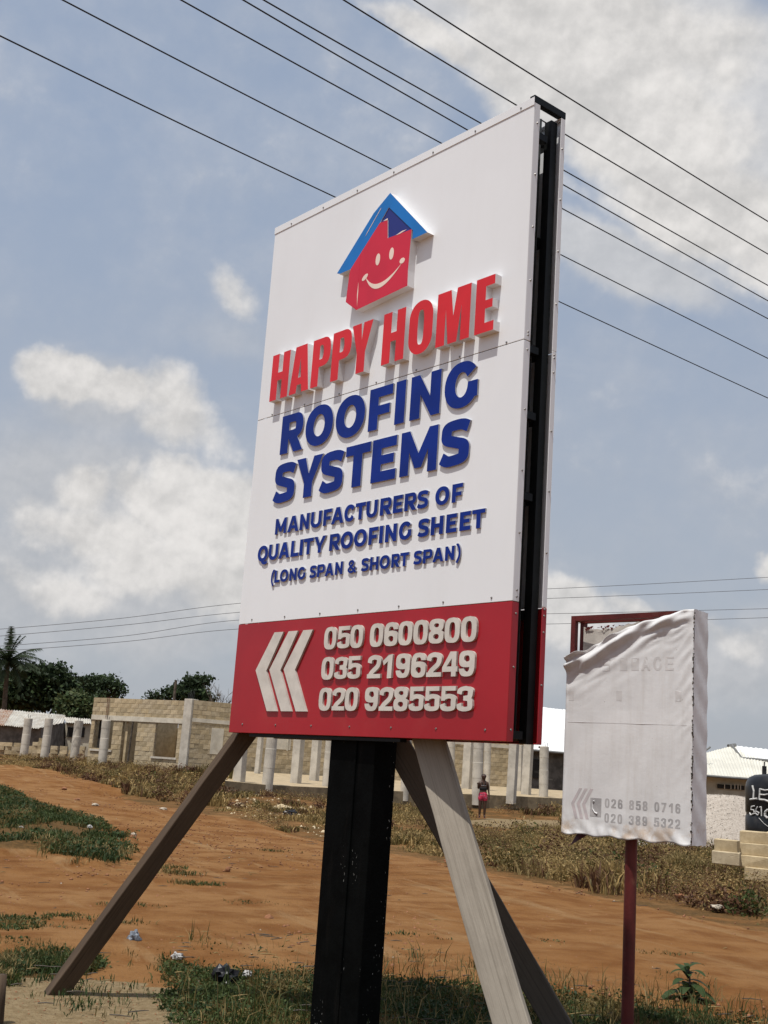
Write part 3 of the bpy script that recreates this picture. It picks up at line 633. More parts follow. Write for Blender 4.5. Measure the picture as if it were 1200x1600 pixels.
# screws
mb = MB(); mb.tube([(0, -.004, 0), (0, 0, 0)], [.0045, .0065], 8); scr = mb.mesh('screw', M['screw'])
k = 0
def screw(x, y, z, rz=0):
    o = link('screw', scr, sign, (x, y, z), (0, 0, rz)); return o
for v in np.concatenate([np.arange(.12, SEAM, .31), np.arange(SEAM+.05, REDV, .33), [REDV+.06, REDV+.33, VH-.06], [SEAM-.05, REDV-.06]]):
    screw(X0+UW+.0005, .030, bz(v), R(90)); screw(X0+UW+.0005, DD-.02, bz(v+.07), R(90))
for u in np.arange(.15, UW, .36): screw(X0+u, -.0005, bz(VH-.055)); screw(X0+u+.05, -.0045, bz(.004)); screw(X0+u, -.0005, bz(REDV-.025)); screw(X0+u+.02, -.0005, bz(SEAM-.012))

def word(chars, base_v, H, t, s, h, mats, style='wide', name='letter'):
    for ch, u0, u1 in chars: letter(name, sign, ch, X0+u0, X0+u1, bz(base_v), H, -.001, t, s, h, mats, style)
word([('H', .191, .391), ('A', .411, .621), ('P', .642, .830), ('P', .849, 1.040), ('Y', 1.040, 1.239), ('H', 1.340, 1.541), ('O', 1.577, 1.781), ('M', 1.815, 2.086), ('E', 2.127, 2.272)],
     1.307, .323, .049, .235, .17, [M['red'], M['edge']], 'tall')
LB = [M['blue'], M['blueedge']]
word([('R', .313, .560), ('O', .580, .864), ('O', .892, 1.175), ('F', 1.214, 1.426), ('I', 1.455, 1.541), ('N', 1.588, 1.841), ('G', 1.875, 2.145)], 1.687, .263, .012, .325, .235, LB)
word([('S', .283, .516), ('Y', .518, .790), ('S', .776, 1.008), ('T', 1.022, 1.256), ('E', 1.274, 1.495), ('M', 1.532, 1.842), ('S', 1.868, 2.103)], 2.015, .263, .012, .325, .235, LB)
word([('M', .336, .457), ('A', .470, .590), ('N', .600, .697), ('U', .713, .822), ('F', .841, .922), ('A', .922, 1.042), ('C', 1.047, 1.150), ('T', 1.152, 1.245), ('U', 1.253, 1.355), ('R', 1.378, 1.482),
      ('E', 1.493, 1.576), ('R', 1.592, 1.694), ('S', 1.700, 1.792), ('O', 1.848, 1.960), ('F', 1.981, 2.063)], 2.223, .103, .010, .30, .22, LB)
word([('Q', .163, .277), ('U', .286, .390), ('A', .398, .515), ('L', .528, .610), ('I', .620, .654), ('T', .661, .758), ('Y', .765, .885), ('R', .922, 1.026), ('O', 1.032, 1.148), ('O', 1.158, 1.275),
      ('F', 1.292, 1.374), ('I', 1.388, 1.420), ('N', 1.441, 1.540), ('G', 1.560, 1.668), ('S', 1.720, 1.812), ('H', 1.826, 1.925), ('E', 1.948, 2.030), ('E', 2.053, 2.136), ('T', 2.146, 2.243)], 2.387, .103, .010, .30, .22, LB)
word([('(', .335, .372), ('L', .374, .430), ('O', .434, .522), ('N', .536, .610), ('G', .622, .703), ('S', .745, .812), ('P', .822, .897), ('A', .899, .985), ('N', .997, 1.070), ('&', 1.116, 1.195),
      ('S', 1.243, 1.312), ('H', 1.322, 1.398), ('O', 1.409, 1.497), ('R', 1.511, 1.584), ('T', 1.585, 1.658), ('S', 1.699, 1.768), ('P', 1.777, 1.852), ('A', 1.855, 1.942), ('N', 1.953, 2.025), (')', 2.036, 2.075)],
     2.540, .078, .010, .29, .22, LB)
LD = [M['digit'], M['digitedge']]
def digits(txt, us, vb, H=.130):
    for ch, u0 in zip(txt, us):
        u1 = u0+(.115 if ch not in '1' else .095); o = letter('digit', sign, ch, X0+u0, X0+u1, bz(vb), H, -.001, .014, .275, .185, LD); bevel(o, .002, 1)
digits('0500600800', [.949, 1.076, 1.195, 1.372, 1.497, 1.617, 1.741, 1.865, 1.988, 2.112], 2.984)
digits('0352196249', [.945, 1.070, 1.191, 1.370, 1.495, 1.613, 1.740, 1.863, 1.985, 2.110], 3.162)
digits('0209285553', [.943, 1.070, 1.188, 1.365, 1.491, 1.613, 1.738, 1.862, 1.985, 2.108], 3.342)
for du in (0, .150, .301):
    P = [(X0+du+u, bz(v)) for u, v in ((.432, 2.860), (.527, 2.860), (.378, 3.100), (.527, 3.349), (.421, 3.349), (.261, 3.094))]
    mb = MB(); mb.prism(P, -.013, .001, 0, 1); mb.build('chevron', LD, sign)
# logo: raised house with blue roof and smiling face
def lp(pts): return [(X0+u, bz(v)) for u, v in pts]
mb = MB(); mb.prism(lp([(1.317, .176), (1.688, .557), (1.556, .560), (1.556, .503), (1.313, .271), (1.236, .352), (.976, .583), (.870, .584), (.835, .572), (1.168, .262)]), -.052, .001, 0, 1); mb.build('logo_roof', [M['roofblue'], M['edge']], sign)
mb = MB(); mb.prism(lp([(1.236, .353), (1.312, .356), (1.325, .482), (1.546, .493), (1.537, .754), (1.541, .853), (1.067, .883), (.953, .800), (.968, .615), (.977, .584)]), -.0535, .001, 0, 1); mb.build('logo_wall', [M['logored'], M['edge']], sign)
mb = MB(); mb.prism(lp([(1.313, .272), (1.5555, .503), (1.546, .492), (1.326, .481), (1.313, .355), (1.238, .352)]), -.048, .0, 0, 0); mb.build('logo_gable', M['darkblue'], sign)
def fprint(name, P, m='cream', y=-.0545): mb = MB(); mb.prism(lp(P), y, y+.001, 0, 0); return mb.build(name, M[m], sign)
for cx in (1.245, 1.373): fprint('logo_eye', [(cx+.021*math.cos(a), .598+.039*math.sin(a)) for a in np.linspace(0, 2*math.pi, 20, endpoint=False)])
q0, q1, q2 = (1.135, .682), (1.29, .885), (1.478, .688)
bez = lambda t, b: ((1-t)**2*q0[0]+2*t*(1-t)*b[0]+t*t*q2[0], (1-t)**2*q0[1]+2*t*(1-t)*b[1]+t*t*q2[1])
fprint('logo_smile', [bez(t, (1.24, .905)) for t in np.linspace(0, 1, 22)]+[bez(t, (1.25, .842)) for t in np.linspace(1, 0, 22)][1:-1])
fprint('logo_smile_end', [(1.478+.024*math.cos(a), .675+.018*math.sin(a)) for a in np.linspace(0, 2*math.pi, 14, endpoint=False)])
fprint('logo_smile_end', [(1.130+.030*math.cos(a)*.9+.008*math.sin(a), .683-.018*math.cos(a)*.8+.014*math.sin(a)) for a in np.linspace(0, 2*math.pi, 14, endpoint=False)])
fprint('logo_highlight', [(1.068, .70), (1.073, .76), (1.072, .86), (1.064, .78)]); fprint('logo_highlight', [(1.240, .250), (1.238, .258), (1.10, .402), (1.115, .380)], y=-.0535)
fprint('logo_highlight', [(1.270, .350), (1.312, .345), (1.313, .358), (1.29, .354)]); fprint('logo_highlight', [(1.40, .487), (1.46, .476), (1.50, .480), (1.44, .489)])
fprint('logo_wall_side', [(1.067, .882), (.954, .800), (.969, .616), (.978, .585), (1.068, .51)], 'logored', -.0541)

# ------------------------------------------------------------------ timber props
def beam(name, a, b, w1, w2, m, face, label, cat='timber prop', group=None):
    a = Vector(a); b = Vector(b); d = (b-a); L = d.length; d.normalize(); f = Vector(face); f = (f-d*f.dot(d)).normalized(); g = f.cross(d)
    Mx = Matrix([[g.x, f.x, d.x, 0], [g.y, f.y, d.y, 0], [g.z, f.z, d.z, 0], [0, 0, 0, 1]]); 
    mb = MB(); n = 14; ww = random.Random(len(name)+int(L*100))
    vs = []; fs = []
    for i in range(n+1):
        z = L*i/n; j = lambda s_: (ww.random()-.5)*s_
        for sx, sy in ((-1, -1), (1, -1), (1, 1), (-1, 1)): vs.append((sx*w1/2+j(.004), sy*w2/2+j(.004), z))
    for i in range(n):
        for k in range(4): fs.append((i*4+k, i*4+(k+1) % 4, (i+1)*4+(k+1) % 4, (i+1)*4+k))
    fs += [(3, 2, 1, 0), (n*4, n*4+1, n*4+2, n*4+3)]; mb.add(vs, fs)
    o = mb.build(name, m); o.location = a; o.rotation_euler = Mx.to_3x3().to_euler(); bevel(o, .006, 2)
    return tag(o, label, cat, group)
LFT = PG(80, 1552, 0.0)
beam('timber_prop', (LFT.x, LFT.y, -.05), bpt(.005, VH-.06, -.17), .115, .115, M['woodbrown'], (.30, -.92, -.3), 'brown square timber prop leaning from sandy ground to the left end of the big signboard')
F2 = P3(830, 1704, 5.9)
tp = P3(662, 1125, 6.72)
beam('timber_prop', F2, tp, .175, .055, M['wood'], (-.35, -1, 0), 'pale weathered plank propping the big signboard just right of its black post')
F3 = P3(894, 1625, 7.3); tp3 = P3(598, 1125, 7.0)
beam('timber_prop', (F3.x, F3.y, F3.z-.05), tp3, .15, .06, M['wooddark'], (-.25, -1, .2), 'dark timber prop crossing behind the pale plank under the big signboard')  # darker material puts the shade of its away-facing side into the colour

# ------------------------------------------------------------------ small faded sign
sy = -.7748; SU = Vector((math.cos(sy), math.sin(sy), 0)); SN = Vector((-math.sin(sy), math.cos(sy), 0))
SW, SH, SD, STOP = .9366, 1.4219, .168, 2.631
SO = Vector((1.966, 7.4, 0))-SU*SW
ss = empty('old_sign', SO+SU*(SW/2)+SN*(SD/2), sy)
tag(ss, 'small old sign on maroon pole wrapped in a faded torn white banner', 'sign')
sx0, sy0 = -SW/2, -SD/2; sb = STOP-SH
zb = sb+.012
for fy in (sy0+.012, -sy0-.047):
    mb = MB(); b_ = .035
    mb.box((sx0+.006, fy, zb), (sx0+.006+b_, fy+b_, STOP-.003)); mb.build('frame_upright', M['maroon'], ss)
    mb = MB(); mb.box((-sx0-.006-b_, fy, zb), (-sx0-.006, fy+b_, STOP-.003)); mb.build('frame_upright', M['maroon'], ss)
    mb = MB(); mb.box((sx0+.042, fy+.001, STOP-.038), (-sx0-.042, fy+b_-.001, STOP-.003)); mb.build('frame_rail', M['maroon'], ss)
    mb = MB(); mb.box((sx0+.042, fy+.001, zb), (-sx0-.042, fy+b_-.001, zb+b_)); mb.build('frame_rail', M['maroon'], ss)
for fx in (sx0+.010, -sx0-.042):
    for z in (STOP-.036, zb+.002): mb = MB(); mb.box((fx, sy0+.048, z), (fx+.03, -sy0-.048, z+.03)); mb.build('frame_spacer', M['maroon'], ss)
mb = MB(); mb.tube([(0, 0, -.2), (0, 0, .012)], .052, 20); mb.tube([(0, 0, .012), (0, 0, zb+.005)], .038, 20); mb.tube([(0, 0, .012), (0, 0, .02)], .058, 20); mb.build('pole', M['maroon'], ss, smooth=False)
mb = MB(); mb.add([(sx0+.10, 0.02, zb-.03), (sx0+.02, -.02, zb-.09), (sx0+.16, 0, zb-.002), (sx0+.05, .02, zb-.002)], [(0, 1, 3), (0, 2, 1), (1, 2, 3), (0, 3, 2)]); mb.build('torn_flap', M['maroon'], ss)
# banner front: a sheet whose top-left has dropped, with folds
NU, NV = 90, 120
def topdrop(s):   # how far the cloth edge hangs below the top, s = 0 left .. 1 right
    return .28*(1-min(1, s/.95))**1.25+.02*math.sin(s*9)*(1-s)+.006*math.sin(s*47)*(1-s)
def cloth(s, z):                       # how far the cloth bulges towards the road at fraction s, height z above the lower edge
    td = topdrop(s); u_ = s*SW; v_ = SH-z; t = max(0, v_-td)
    fold = math.exp(-t/.075)*(1-s)**.3; w_ = u_*.42+v_
    a_ = fold*(.5+1.0*float(vn(u_*4+3, t*6)))
    dep = a_*(.040*math.sin(w_*34+2.2*float(vn(u_*6, v_*3))*3)+.020*math.sin(w_*77+u_*14))+.050*fold*math.exp(-((t-.06)/.03)**2)
    dep += .0045*math.exp(-((s-1)/.11)**2)*math.sin(v_*60+u_*80+3*float(vn(v_*9, 2)))*math.exp(-v_/.6)
    dep += .0035*math.sin(u_*7+v_*3)*math.sin(v_*5)
    bt = math.exp(-(z/.045)); dep += bt*(.010*math.sin(u_*19+4*float(vn(u_*5, z*8)))+.006*math.sin(u_*41+z*50))
    return -.004-abs(dep)*min(1, (1-s)/.02)
vs = []
for i in range(NU+1):
    s = i/NU; td = topdrop(s)
    for j in range(NV+1):
        z = (SH-td)*(1-j/NV)
        vs.append((sx0+s*SW-.004*(s < .01), sy0+cloth(s, z), sb+z-.006*math.exp(-z/.05)*math.sin(s*SW*30)))
fs = []
for i in range(NU):
    for j in range(NV):
        a_ = i*(NV+1)+j; fs.append((a_, a_+NV+1, a_+NV+2, a_+1))
mb = MB(); mb.add([(p[0], p[1], p[2]) for p in vs], fs)
o = mb.build('banner_front', M['banner'], ss, smooth=True)
o.data.transform(Matrix.Translation((0, 0, -sb))); o.location = (0, 0, sb)
sm = o.modifiers.new('thick', 'SOLIDIFY'); sm.thickness = .0015; sm.offset = 1
# side skirt with ragged corner
vs = []; fs = []
for j in range(81):
    z = SH*j/80
    for k in range(7):
        vs.append((-sx0+.002+.003*math.sin(z*31+k), sy0-.003+(SD+.003)*k/6, z+.002*math.sin(k*2)))
for j in range(80):
    for k in range(6): a_ = j*7+k; fs.append((a_, a_+1, a_+8, a_+7))
mb = MB(); mb.add(vs, fs); o = mb.build('banner_side', M['banner'], ss, smooth=True, loc=(0, 0, sb))
mb = MB(); rr = random.Random(5)
for q in range(120):
    z = rr.random()*SH*.98; s_ = .002+rr.random()*.006; x = -sx0+rr.uniform(-.004, .006); y = sy0-.007
    mb.box((x-s_/2, y, z), (x+s_/2, y+.004, z+s_*rr.uniform(.6, 2.2)))
mb.build('torn_corner_stitching', M['wooddark'], ss, loc=(0, 0, sb))['kind'] = 'stuff'
# back banner seen through the opening, ragged top
vs = []; 
for i in range(41):
    s = i/40; zt = SH-.055-.02*vn(i*.6, 3.3)-(.02*math.sin(s*8)); vs += [(sx0+.045+(SW-.09)*s, -sy0-.062+.008*math.sin(s*12), zt), (sx0+.045+(SW-.09)*s, -sy0-.06, .04)]
mb = MB(); mb.add(vs, [(2*i, 2*i+2, 2*i+3, 2*i+1) for i in range(40)]); mb.build('banner_back', M['bannerback'], ss, smooth=True, loc=(0, 0, sb))
mb = MB(); rr = random.Random(9)
for i in range(60):
    x = sx0+.05+(SW-.1)*rr.random(); z = SH-.06-.02*rr.random(); mb.add([(x, -sy0-.066, z), (x+rr.uniform(.01, .05), -sy0-.067, z+rr.uniform(-.01, .01)), (x+.01, -sy0-.066, z-rr.uniform(.005, .02))], [(0, 1, 2)])
mb.build('ragged_edge', M['maroon'], ss, loc=(0, 0, sb))['kind'] = 'stuff'
# faded print (fractions of the face, measured from its left and bottom)
yp = sy0-.0125
def drape(mb): mb.v = [(x, sy0+y-.0007+cloth((x-sx0)/SW, z-sb), z) for x, y, z in mb.v]
def sprint(P, m='print', nm='print_mark'):
    mb = MB(); Q = []
    for a_, b_ in zip(P, P[1:]+P[:1]): Q += [(a_[0]+(b_[0]-a_[0])*k/10, a_[1]+(b_[1]-a_[1])*k/10) for k in range(10)]
    mb.prism([(sx0+u*SW, sb+v*SH) for u, v in Q], 0, .0004, 0, 0); drape(mb); return mb.build(nm, M[m], ss)
def sdig(txt, u0, v0, hgt, adv, wd):
    u = u0
    for ch in txt:
        if ch != ' ':
            k = (ch, 'p');
            if k not in _gc: _gc[k] = glyph(ch, wd, .23, .17)
            mb = MB(); extrude_loops(mb, [[(sx0+u*SW+p[0]*hgt, sb+v0*SH+p[1]*hgt) for p in l] for l in _gc[k]], 0, .0004, 0, 0); drape(mb); mb.build('printed_digit', M['print'], ss)
        u += adv*(.72 if ch == ' ' else 1)
sdig('026 858 0716', .345, .128, .056, .0515, .62); sdig('020 389 5322', .345, .064, .056, .0515, .62)
sprint([(.228, .084), (.318, .084), (.318, .166), (.228, .166)], nm='phone_square')
mb = MB(); pts = [(sx0+SW*u, sy0-.0066, sb+SH*v) for u, v in ((.258, .153), (.247, .138), (.249, .118), (.266, .103), (.288, .098))]
mb.tube(pts, [.006, .0035, .0035, .0035, .006], 6); mb.build('phone_icon', M['banner'], ss)
for k_ in range(3):
    u = .105+k_*.045; sprint([(u, .070), (u+.026, .070), (u-.008, .135), (u+.055, .205), (u+.030, .205), (u-.035, .135)], 'printpink', 'print_chevron')
for u in (.02, .415, .87): sprint([(u, .600), (u+.045, .600), (u+.045, .645), (u, .645)], 'printsoft')
sprint([(.02, .500), (.96, .497), (.96, .4985), (.02, .5015)], 'printsoft')
for ch, u in (('A', .61), ('G', .70), ('E', .79)):
    g = glyph(ch, .75, .2, .16); mb = MB(); extrude_loops(mb, [[(sx0+u*SW+p[0]*.085, sb+.735*SH+p[1]*.085) for p in l] for l in g], 0, .0004, 0, 0); drape(mb); mb.build('printed_letter', M['printsoft'], ss)
for u in (.30, .44, .53): sprint([(u, .735), (u+.06, .735), (u+.06, .79), (u, .79)], 'printsoft')

# ------------------------------------------------------------------ block buildings behind
def blockmesh(L, H, T, i, m):
    rr = random.Random(i); mb = MB(); j = lambda: rr.uniform(-.006, .006)
    mb.box((0, 0, 0), (L, T, H)); mb.v = [(x+j(), y+j(), z+j()) for x, y, z in mb.v]; return mb.mesh('block', m)
BM = [blockmesh(.435, .205, .14, i, M['block%d' % (i % 4)]) for i in range(12)]
BH = [blockmesh(.205, .205, .14, i+50, M['block%d' % (i % 4)]) for i in range(4)]
PH, PL = .22, .45
def block_wall(root, A, B, z0, z1, opens, single=None, th=.14, limit=290):
    """courses of sandcrete blocks from A to B (front face on the line); opens = (s0,s1,z0,z1)"""
    A = Vector(A); B = Vector(B); d = (B-A); L = d.length; d /= L; ang = math.atan2(d.y, d.x); loc0 = root.location
    rr = random.Random(int(L*31)); stuff = MB(); mort = MB(); nrm = Vector((-d.y, d.x, 0)); n = int((z1-z0)/PH); cnt = 0
    Mx = Matrix.Translation(A-Vector(loc0))@Matrix.Rotation(ang, 4, 'Z')
    for c in range(n):
        z = z0+c*PH; s = -(PL/2 if c % 2 else 0)
        cuts = [0]; 
        for o in opens:
            if z+PH*.6 > o[2] and z+PH*.4 < o[3]: cuts += [o[0], o[1]]
        cuts += [L]; cuts = sorted(cuts) if len(cuts) > 2 else cuts
        for q in range(0, len(cuts), 2):
            a0, a1 = cuts[q], cuts[q+1]
            if a1-a0 < .05: continue
            mort.box((a0+.01, .014, z), (a1-.01, th-.012, z+PH), M=Mx)
            s = a0-(PL/2 if c % 2 else 0)
            while s < a1-.04:
                e0, e1 = max(s, a0), min(s+PL, a1); s += PL
                if e1-e0 < .06: continue
                wd = e1-e0-.014; mid = A+d*((e0+e1)/2)+Vector((0, 0, z+.1)); px = PX(mid)
                vis = (single is None or single(px)) and cnt < limit and -10 < px[0] < 1210
                M4 = Mx@Matrix.Translation((e0+.007, rr.uniform(-.006, .006), z+.007))@Matrix.Diagonal((wd/.435, 1, 1, 1))
                if vis:
                    o = bpy.data.objects.new('block', BM[rr.randrange(12)]); COL.objects.link(o); o.parent = root
                    o.matrix_local = M4; cnt += 1
                else: stuff.box((0, 0, 0), (.435, .14, .205), rr.randrange(4), M=M4)
    mort.build('mortar', M['mortar'], root)
    if stuff.v: stuff.build('block_courses', [M['block%d' % i] for i in range(4)], root)['kind'] = 'stuff'
    return d, L, Mx
HA = P3(140, 1150, 60.); HB = P3(289, 1150, 56.9); HA.z = HB.z = 0
house = empty('block_house', (HA.x, HA.y, .9)); tag(house, 'unfinished sandcrete block house without a roof left of the big signboard', 'house')
dH = (HB-HA).normalized(); LH = (HB-HA).length
def son(px):    # distance along the front wall under a picture column
    r_ = ray(px, 1150); k = (HA.x*dH.y-HA.y*dH.x)/(r_[0]*dH.y-r_[1]*dH.x); p = Vector((r_[0]*k, r_[1]*k, 0)); return (p-HA).dot(dH), k
def ozn(px, py): s, k = son(px); return EYE+ray(px, py)[2]*k
HZ0, HZ1 = .95, 4.28
op = []
for a_, b_, t_, u_ in ((146, 175, 1126, 1171), (190, 213, 1128, 1196), (242, 277, 1129, 1183)):
    op.append((son(a_)[0], son(b_)[0], ozn((a_+b_)/2, u_), ozn((a_+b_)/2, t_)))
block_wall(house, HA, HB, HZ0, HZ1, op)
def local(root, f): return f
# lintel band, sills, pillar, rods (world coordinates relative to the house root)
RX = Matrix.Translation(HA-Vector(house.location))@Matrix.Rotation(math.atan2(dH.y, dH.x), 4, 'Z')
mb = MB(); zl = ozn(215, 1124); mb.box((0, -.03, zl-.10), (LH, -.002, zl+.13), M=RX); mb.build('lintel_band', M['plaster'], house)
for o_ in op[::2]: mb = MB(); mb.box((o_[0]-.1, -.06, o_[2]-.09), (o_[1]+.1, .10, o_[2]-.0), M=RX); mb.build('sill', M['concrete'], house)
mb = MB(); mb.box((LH-.15, -.12, .5), (LH+.32, .35, HZ1+.06), M=RX); bevel(mb.build('pillar', M['concrete'], house), .02)
for k_ in range(6): mb = MB(); x_ = LH-.05+.06*k_; mb.tube([RX@Vector((x_, .05*(k_ % 2), HZ1)), RX@Vector((x_+.02*(k_ % 3), .05, HZ1+.35+.1*(k_ % 3)))], .012, 5); mb.build('rebar_rod', M['wire'], house)
for x_ in (son(163)[0], son(165.5)[0]): mb = MB(); mb.tube([RX@Vector((x_, -.05, 3.3)), RX@Vector((x_, -.05, HZ1+.02))], .012, 5); mb.build('rebar_rod', M['maroon'], house)
# interior walls
mb = MB(); mb.box((0, 3.8, .9), (LH, 3.94, 3.1), M=RX); mb.box((LH*.36, .15, .9), (LH*.36+.14, 3.8, 3.3), M=RX); mb.box((LH-.14, .4, .9), (LH, 3.8, 3.9), M=RX); mb.box((0, .15, .9), (.14, 3.8, 3.9), M=RX)
mb.build('inner_wall', M['block0'], house)
mb = MB(); mb.box((son(146)[0]+.02, .3, 1.55), (son(158)[0], .36, 3.3), M=RX); mb.build('dark_board', M['dark'], house)  # near-black board just inside the left window
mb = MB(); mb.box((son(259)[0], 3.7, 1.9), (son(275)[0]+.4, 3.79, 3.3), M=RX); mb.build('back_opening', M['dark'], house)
mb = MB(); mb.tube([RX@Vector((son(204)[0], -.02, .95)), RX@Vector((son(205)[0], .02, 3.2))], .05, 6); mb.build('timber_stud', M['bark'], house)
# long back wall to the right of the house
WA = HB+dH*.33; WB = P3(829, 1180, 66.); WB.z = 0; WA.z = 0
bw = empty('block_wall', (WA.x, WA.y, 1.0)); tag(bw, 'long rough sandcrete block wall behind the concrete columns and the black post', 'wall')
dW = (WB-WA).normalized(); LW = (WB-WA).length
def sonW(px):
    r_ = ray(px, 1150); k = (WA.x*dW.y-WA.y*dW.x)/(r_[0]*dW.y-r_[1]*dW.x); return (Vector((r_[0]*k, r_[1]*k, 0))-WA).dot(dW), k
opw = []
for a_, b_, t_, u_ in ():
    s0, k0 = sonW(a_); s1, k1 = sonW(b_); opw.append((s0, s1, EYE+ray(a_, u_)[2]*k0, EYE+ray(a_, t_)[2]*k0))
block_wall(bw, WA, WB, 1.0, 4.3, opw, single=lambda p: (p[1] > 1090 and 300 < p[0] < 362) or (p[1] > 1148 and (368 < p[0] < 525 or 620 < p[0] < 830)))
WX = Matrix.Translation(WA-Vector(bw.location))@Matrix.Rotation(math.atan2(dW.y, dW.x), 4, 'Z')
mb = MB(); mb.box((0, -.025, 3.30), (LW, .0, 3.48), M=WX); mb.build('lintel_band', M['plaster'], bw)
mb = MB(); s0 = sonW(330)[0]; s1 = sonW(349)[0]; mb.box((s0, -.02, 1.9), (s1, .012, 3.1), M=WX); mb.build('plaster_patch', M['plaster'], bw)
mb = MB(); s0 = sonW(427)[0]; s1 = sonW(455)[0]; mb.box((s0, -.02, 2.35), (s1, .012, 3.4), M=WX); mb.box((s0+.75, -.06, 2.3), (s0+.79, -.02, 3.5), M=WX); mb.build('plaster_patch', M['plaster'], bw)
# floor slab with footing
slab = [P3(352, 1220, 44.5), P3(425, 1227, 46.), P3(515, 1231, 48.), P3(640, 1237, 50.), P3(760, 1242, 52.), P3(890, 1248, 54.5), P3(890, 1236, 66.), P3(829, 1232, 65.8), P3(640, 1222, 63.), P3(515, 1213, 60.), P3(352, 1203, 57.)]
top = [Vector(p) for p in slab]; mb = MB(); n = len(top)
mb.add(top, [tuple(range(n))], 0); nf = 6
for i in range(nf-1): mb.add([top[i], top[i+1], Vector((top[i+1].x, top[i+1].y-.02, -.2)), Vector((top[i].x, top[i].y-.02, -.2))], [(0, 1, 2, 3)], 1)
sl = mb.build('floor_slab', [M['slab'], M['footing']]); tag(sl, 'raised sand filled floor slab under the unfinished concrete columns', 'floor slab')
def slz(x, y):
    A_ = np.array([[p.x, p.y, 1] for p in slab]); c_, *_ = np.linalg.lstsq(A_, np.array([p.z for p in slab]), rcond=None); return float(c_@np.array([x, y, 1]))

def column(px, wpx, base, Y, square=False, ztop=3.35, label='', top_px=None, broken=0):
    p = P3(px, base, Y); zt = ztop if top_px is None else ZAT(px, top_px, Y); wd = wpx*Y/FPX
    o = empty('concrete_column', (p.x, p.y, p.z)); h_ = zt-p.z; mb = MB(); rr = random.Random(int(px))
    lean = (rr.uniform(-.02, .02), 0)
    if square:
        a_ = wd/2*.82; th = R(-28); vs = []
        for z in (-.4, h_):
            for sx, sy_ in ((-1, -1), (1, -1), (1, 1), (-1, 1)): vs.append((a_*(sx*math.cos(th)-sy_*math.sin(th))+lean[0]*z, a_*(sx*math.sin(th)+sy_*math.cos(th)), z))
        mb.add(vs, [(0, 1, 5, 4), (1, 2, 6, 5), (2, 3, 7, 6), (3, 0, 4, 7), (4, 5, 6, 7)])
    else:
        r_ = wd/2; zs = [-.4, .0, h_*.28, h_*.29, h_*.55, h_*.56, h_*.78, h_*.79, h_-.04, h_]
        rs = [r_, r_, r_, r_*1.02, r_*1.02, r_*.985, r_*.985, r_*1.01, r_*1.01, r_*.93]
        mb.tube([(lean[0]*z, 0, z) for z in zs], rs, 20)
    sh = mb.build('shaft', M['concrete'], o, smooth=False); bevel(sh, .012, 1)
    mb = MB(); mb.tube([(0, 0, h_-.02), (rr.uniform(-.04, .04), 0, h_+.22)], .012, 5); mb.tube([(.08, 0, h_-.02), (.1, .02, h_+.16)], .012, 5); mb.build('rebar_rod', M['wire'], o)
    tag(o, label, 'column', 'unfinished concrete columns'); return o
column(37, 12.5, 1180, 66, label='round concrete column farthest left, in front of the rusty roofed shack', top_px=1121.5)
column(69, 12.5, 1184, 65, label='second round concrete column from the left, in front of the shack gable', top_px=1121.5)
column(116, 13, 1182, 64, label='third round concrete column from the left, just left of the block house', top_px=1125)
column(160, 13.5, 1190, 58, label='round concrete column in front of the left window of the block house', top_px=1124.5)
column(373, 17, 1229, 45.5, True, label='square concrete column just right of the brown timber prop')
column(402, 9, 1208, 56, True, label='slim square column half hidden behind the first round column under the signboard')
column(417, 17, 1233, 46, label='thick round concrete column at the slab edge between two square ones')
column(462, 16, 1222, 49.5, True, label='square concrete column midway between the round column and the black post')
column(491, 14, 1214, 53.5, True, label='square concrete column left of the black post, standing back from the slab edge')
column(510, 14, 1231, 49, label='round concrete column partly hidden behind the left edge of the black post')
column(632, 13, 1236, 50, label='concrete column seen in the gap between black post and timber props')
column(703, 12, 1222, 57, label='round concrete column partly hidden by the top of the pale plank')
column(729, 15, 1226, 58, True, label='square concrete column just left of the one behind the standing person')
column(745, 16, 1243, 51.7, label='thick round concrete column directly behind the standing person')
column(760, 10.5, 1231, 58, label='round concrete column showing over the right shoulder of the standing person')
column(799, 15, 1241, 52.5, True, label='square concrete column under the lower right corner of the red panel, first of a cluster')
column(811, 9, 1233, 60, True, label='slim square column in the middle of the cluster under the signboard corner')
column(822, 15, 1237, 56, True, label='square concrete column at the right of the cluster under the signboard corner')
column(849, 14, 1250, 54.5, label='round concrete column standing alone between the two signs', top_px=1166)
# stray footing blocks at the left columns
mb = MB(); p = P3(40, 1184, 65.5); mb.box((p.x-.75, p.y-.3, p.z-.5), (p.x+1.3, p.y+.3, p.z-.02)); o = mb.build('concrete_footing', M['concrete']); tag(bevel(o, .04), 'low concrete footing under the two leftmost round columns', 'footing')

# loose block piles at the far left
rr = random.Random(21)
for row, (pa, pb, Yb, nr) in enumerate([((-6, 1180), (30, 1182), 69, 4), ((42, 1180), (66, 1180), 70, 5), ((76, 1180), (132, 1181), 69, 4)]):
    a_ = P3(*pa, Yb); b_ = P3(*pb, Yb-1); n = int((b_-a_).length/.5)
    for i in range(n):
        hh = nr-rr.randrange(0, 3)
        for k_ in range(hh):
            p = a_.lerp(b_, (i+.5)/n); o = bpy.data.objects.new('loose_block', BM[rr.randrange(12)]); COL.objects.link(o)
            o.location = (p.x-.2+rr.uniform(-.05, .05), p.y+rr.uniform(-.08, .08), p.z-.12+k_*.215); o.rotation_euler = (0, 0, rr.uniform(-.35, .35))
            tag(o, 'sandcrete block in the loosely stacked piles behind the leftmost round columns', 'block', 'loose blocks stacked behind the left columns')

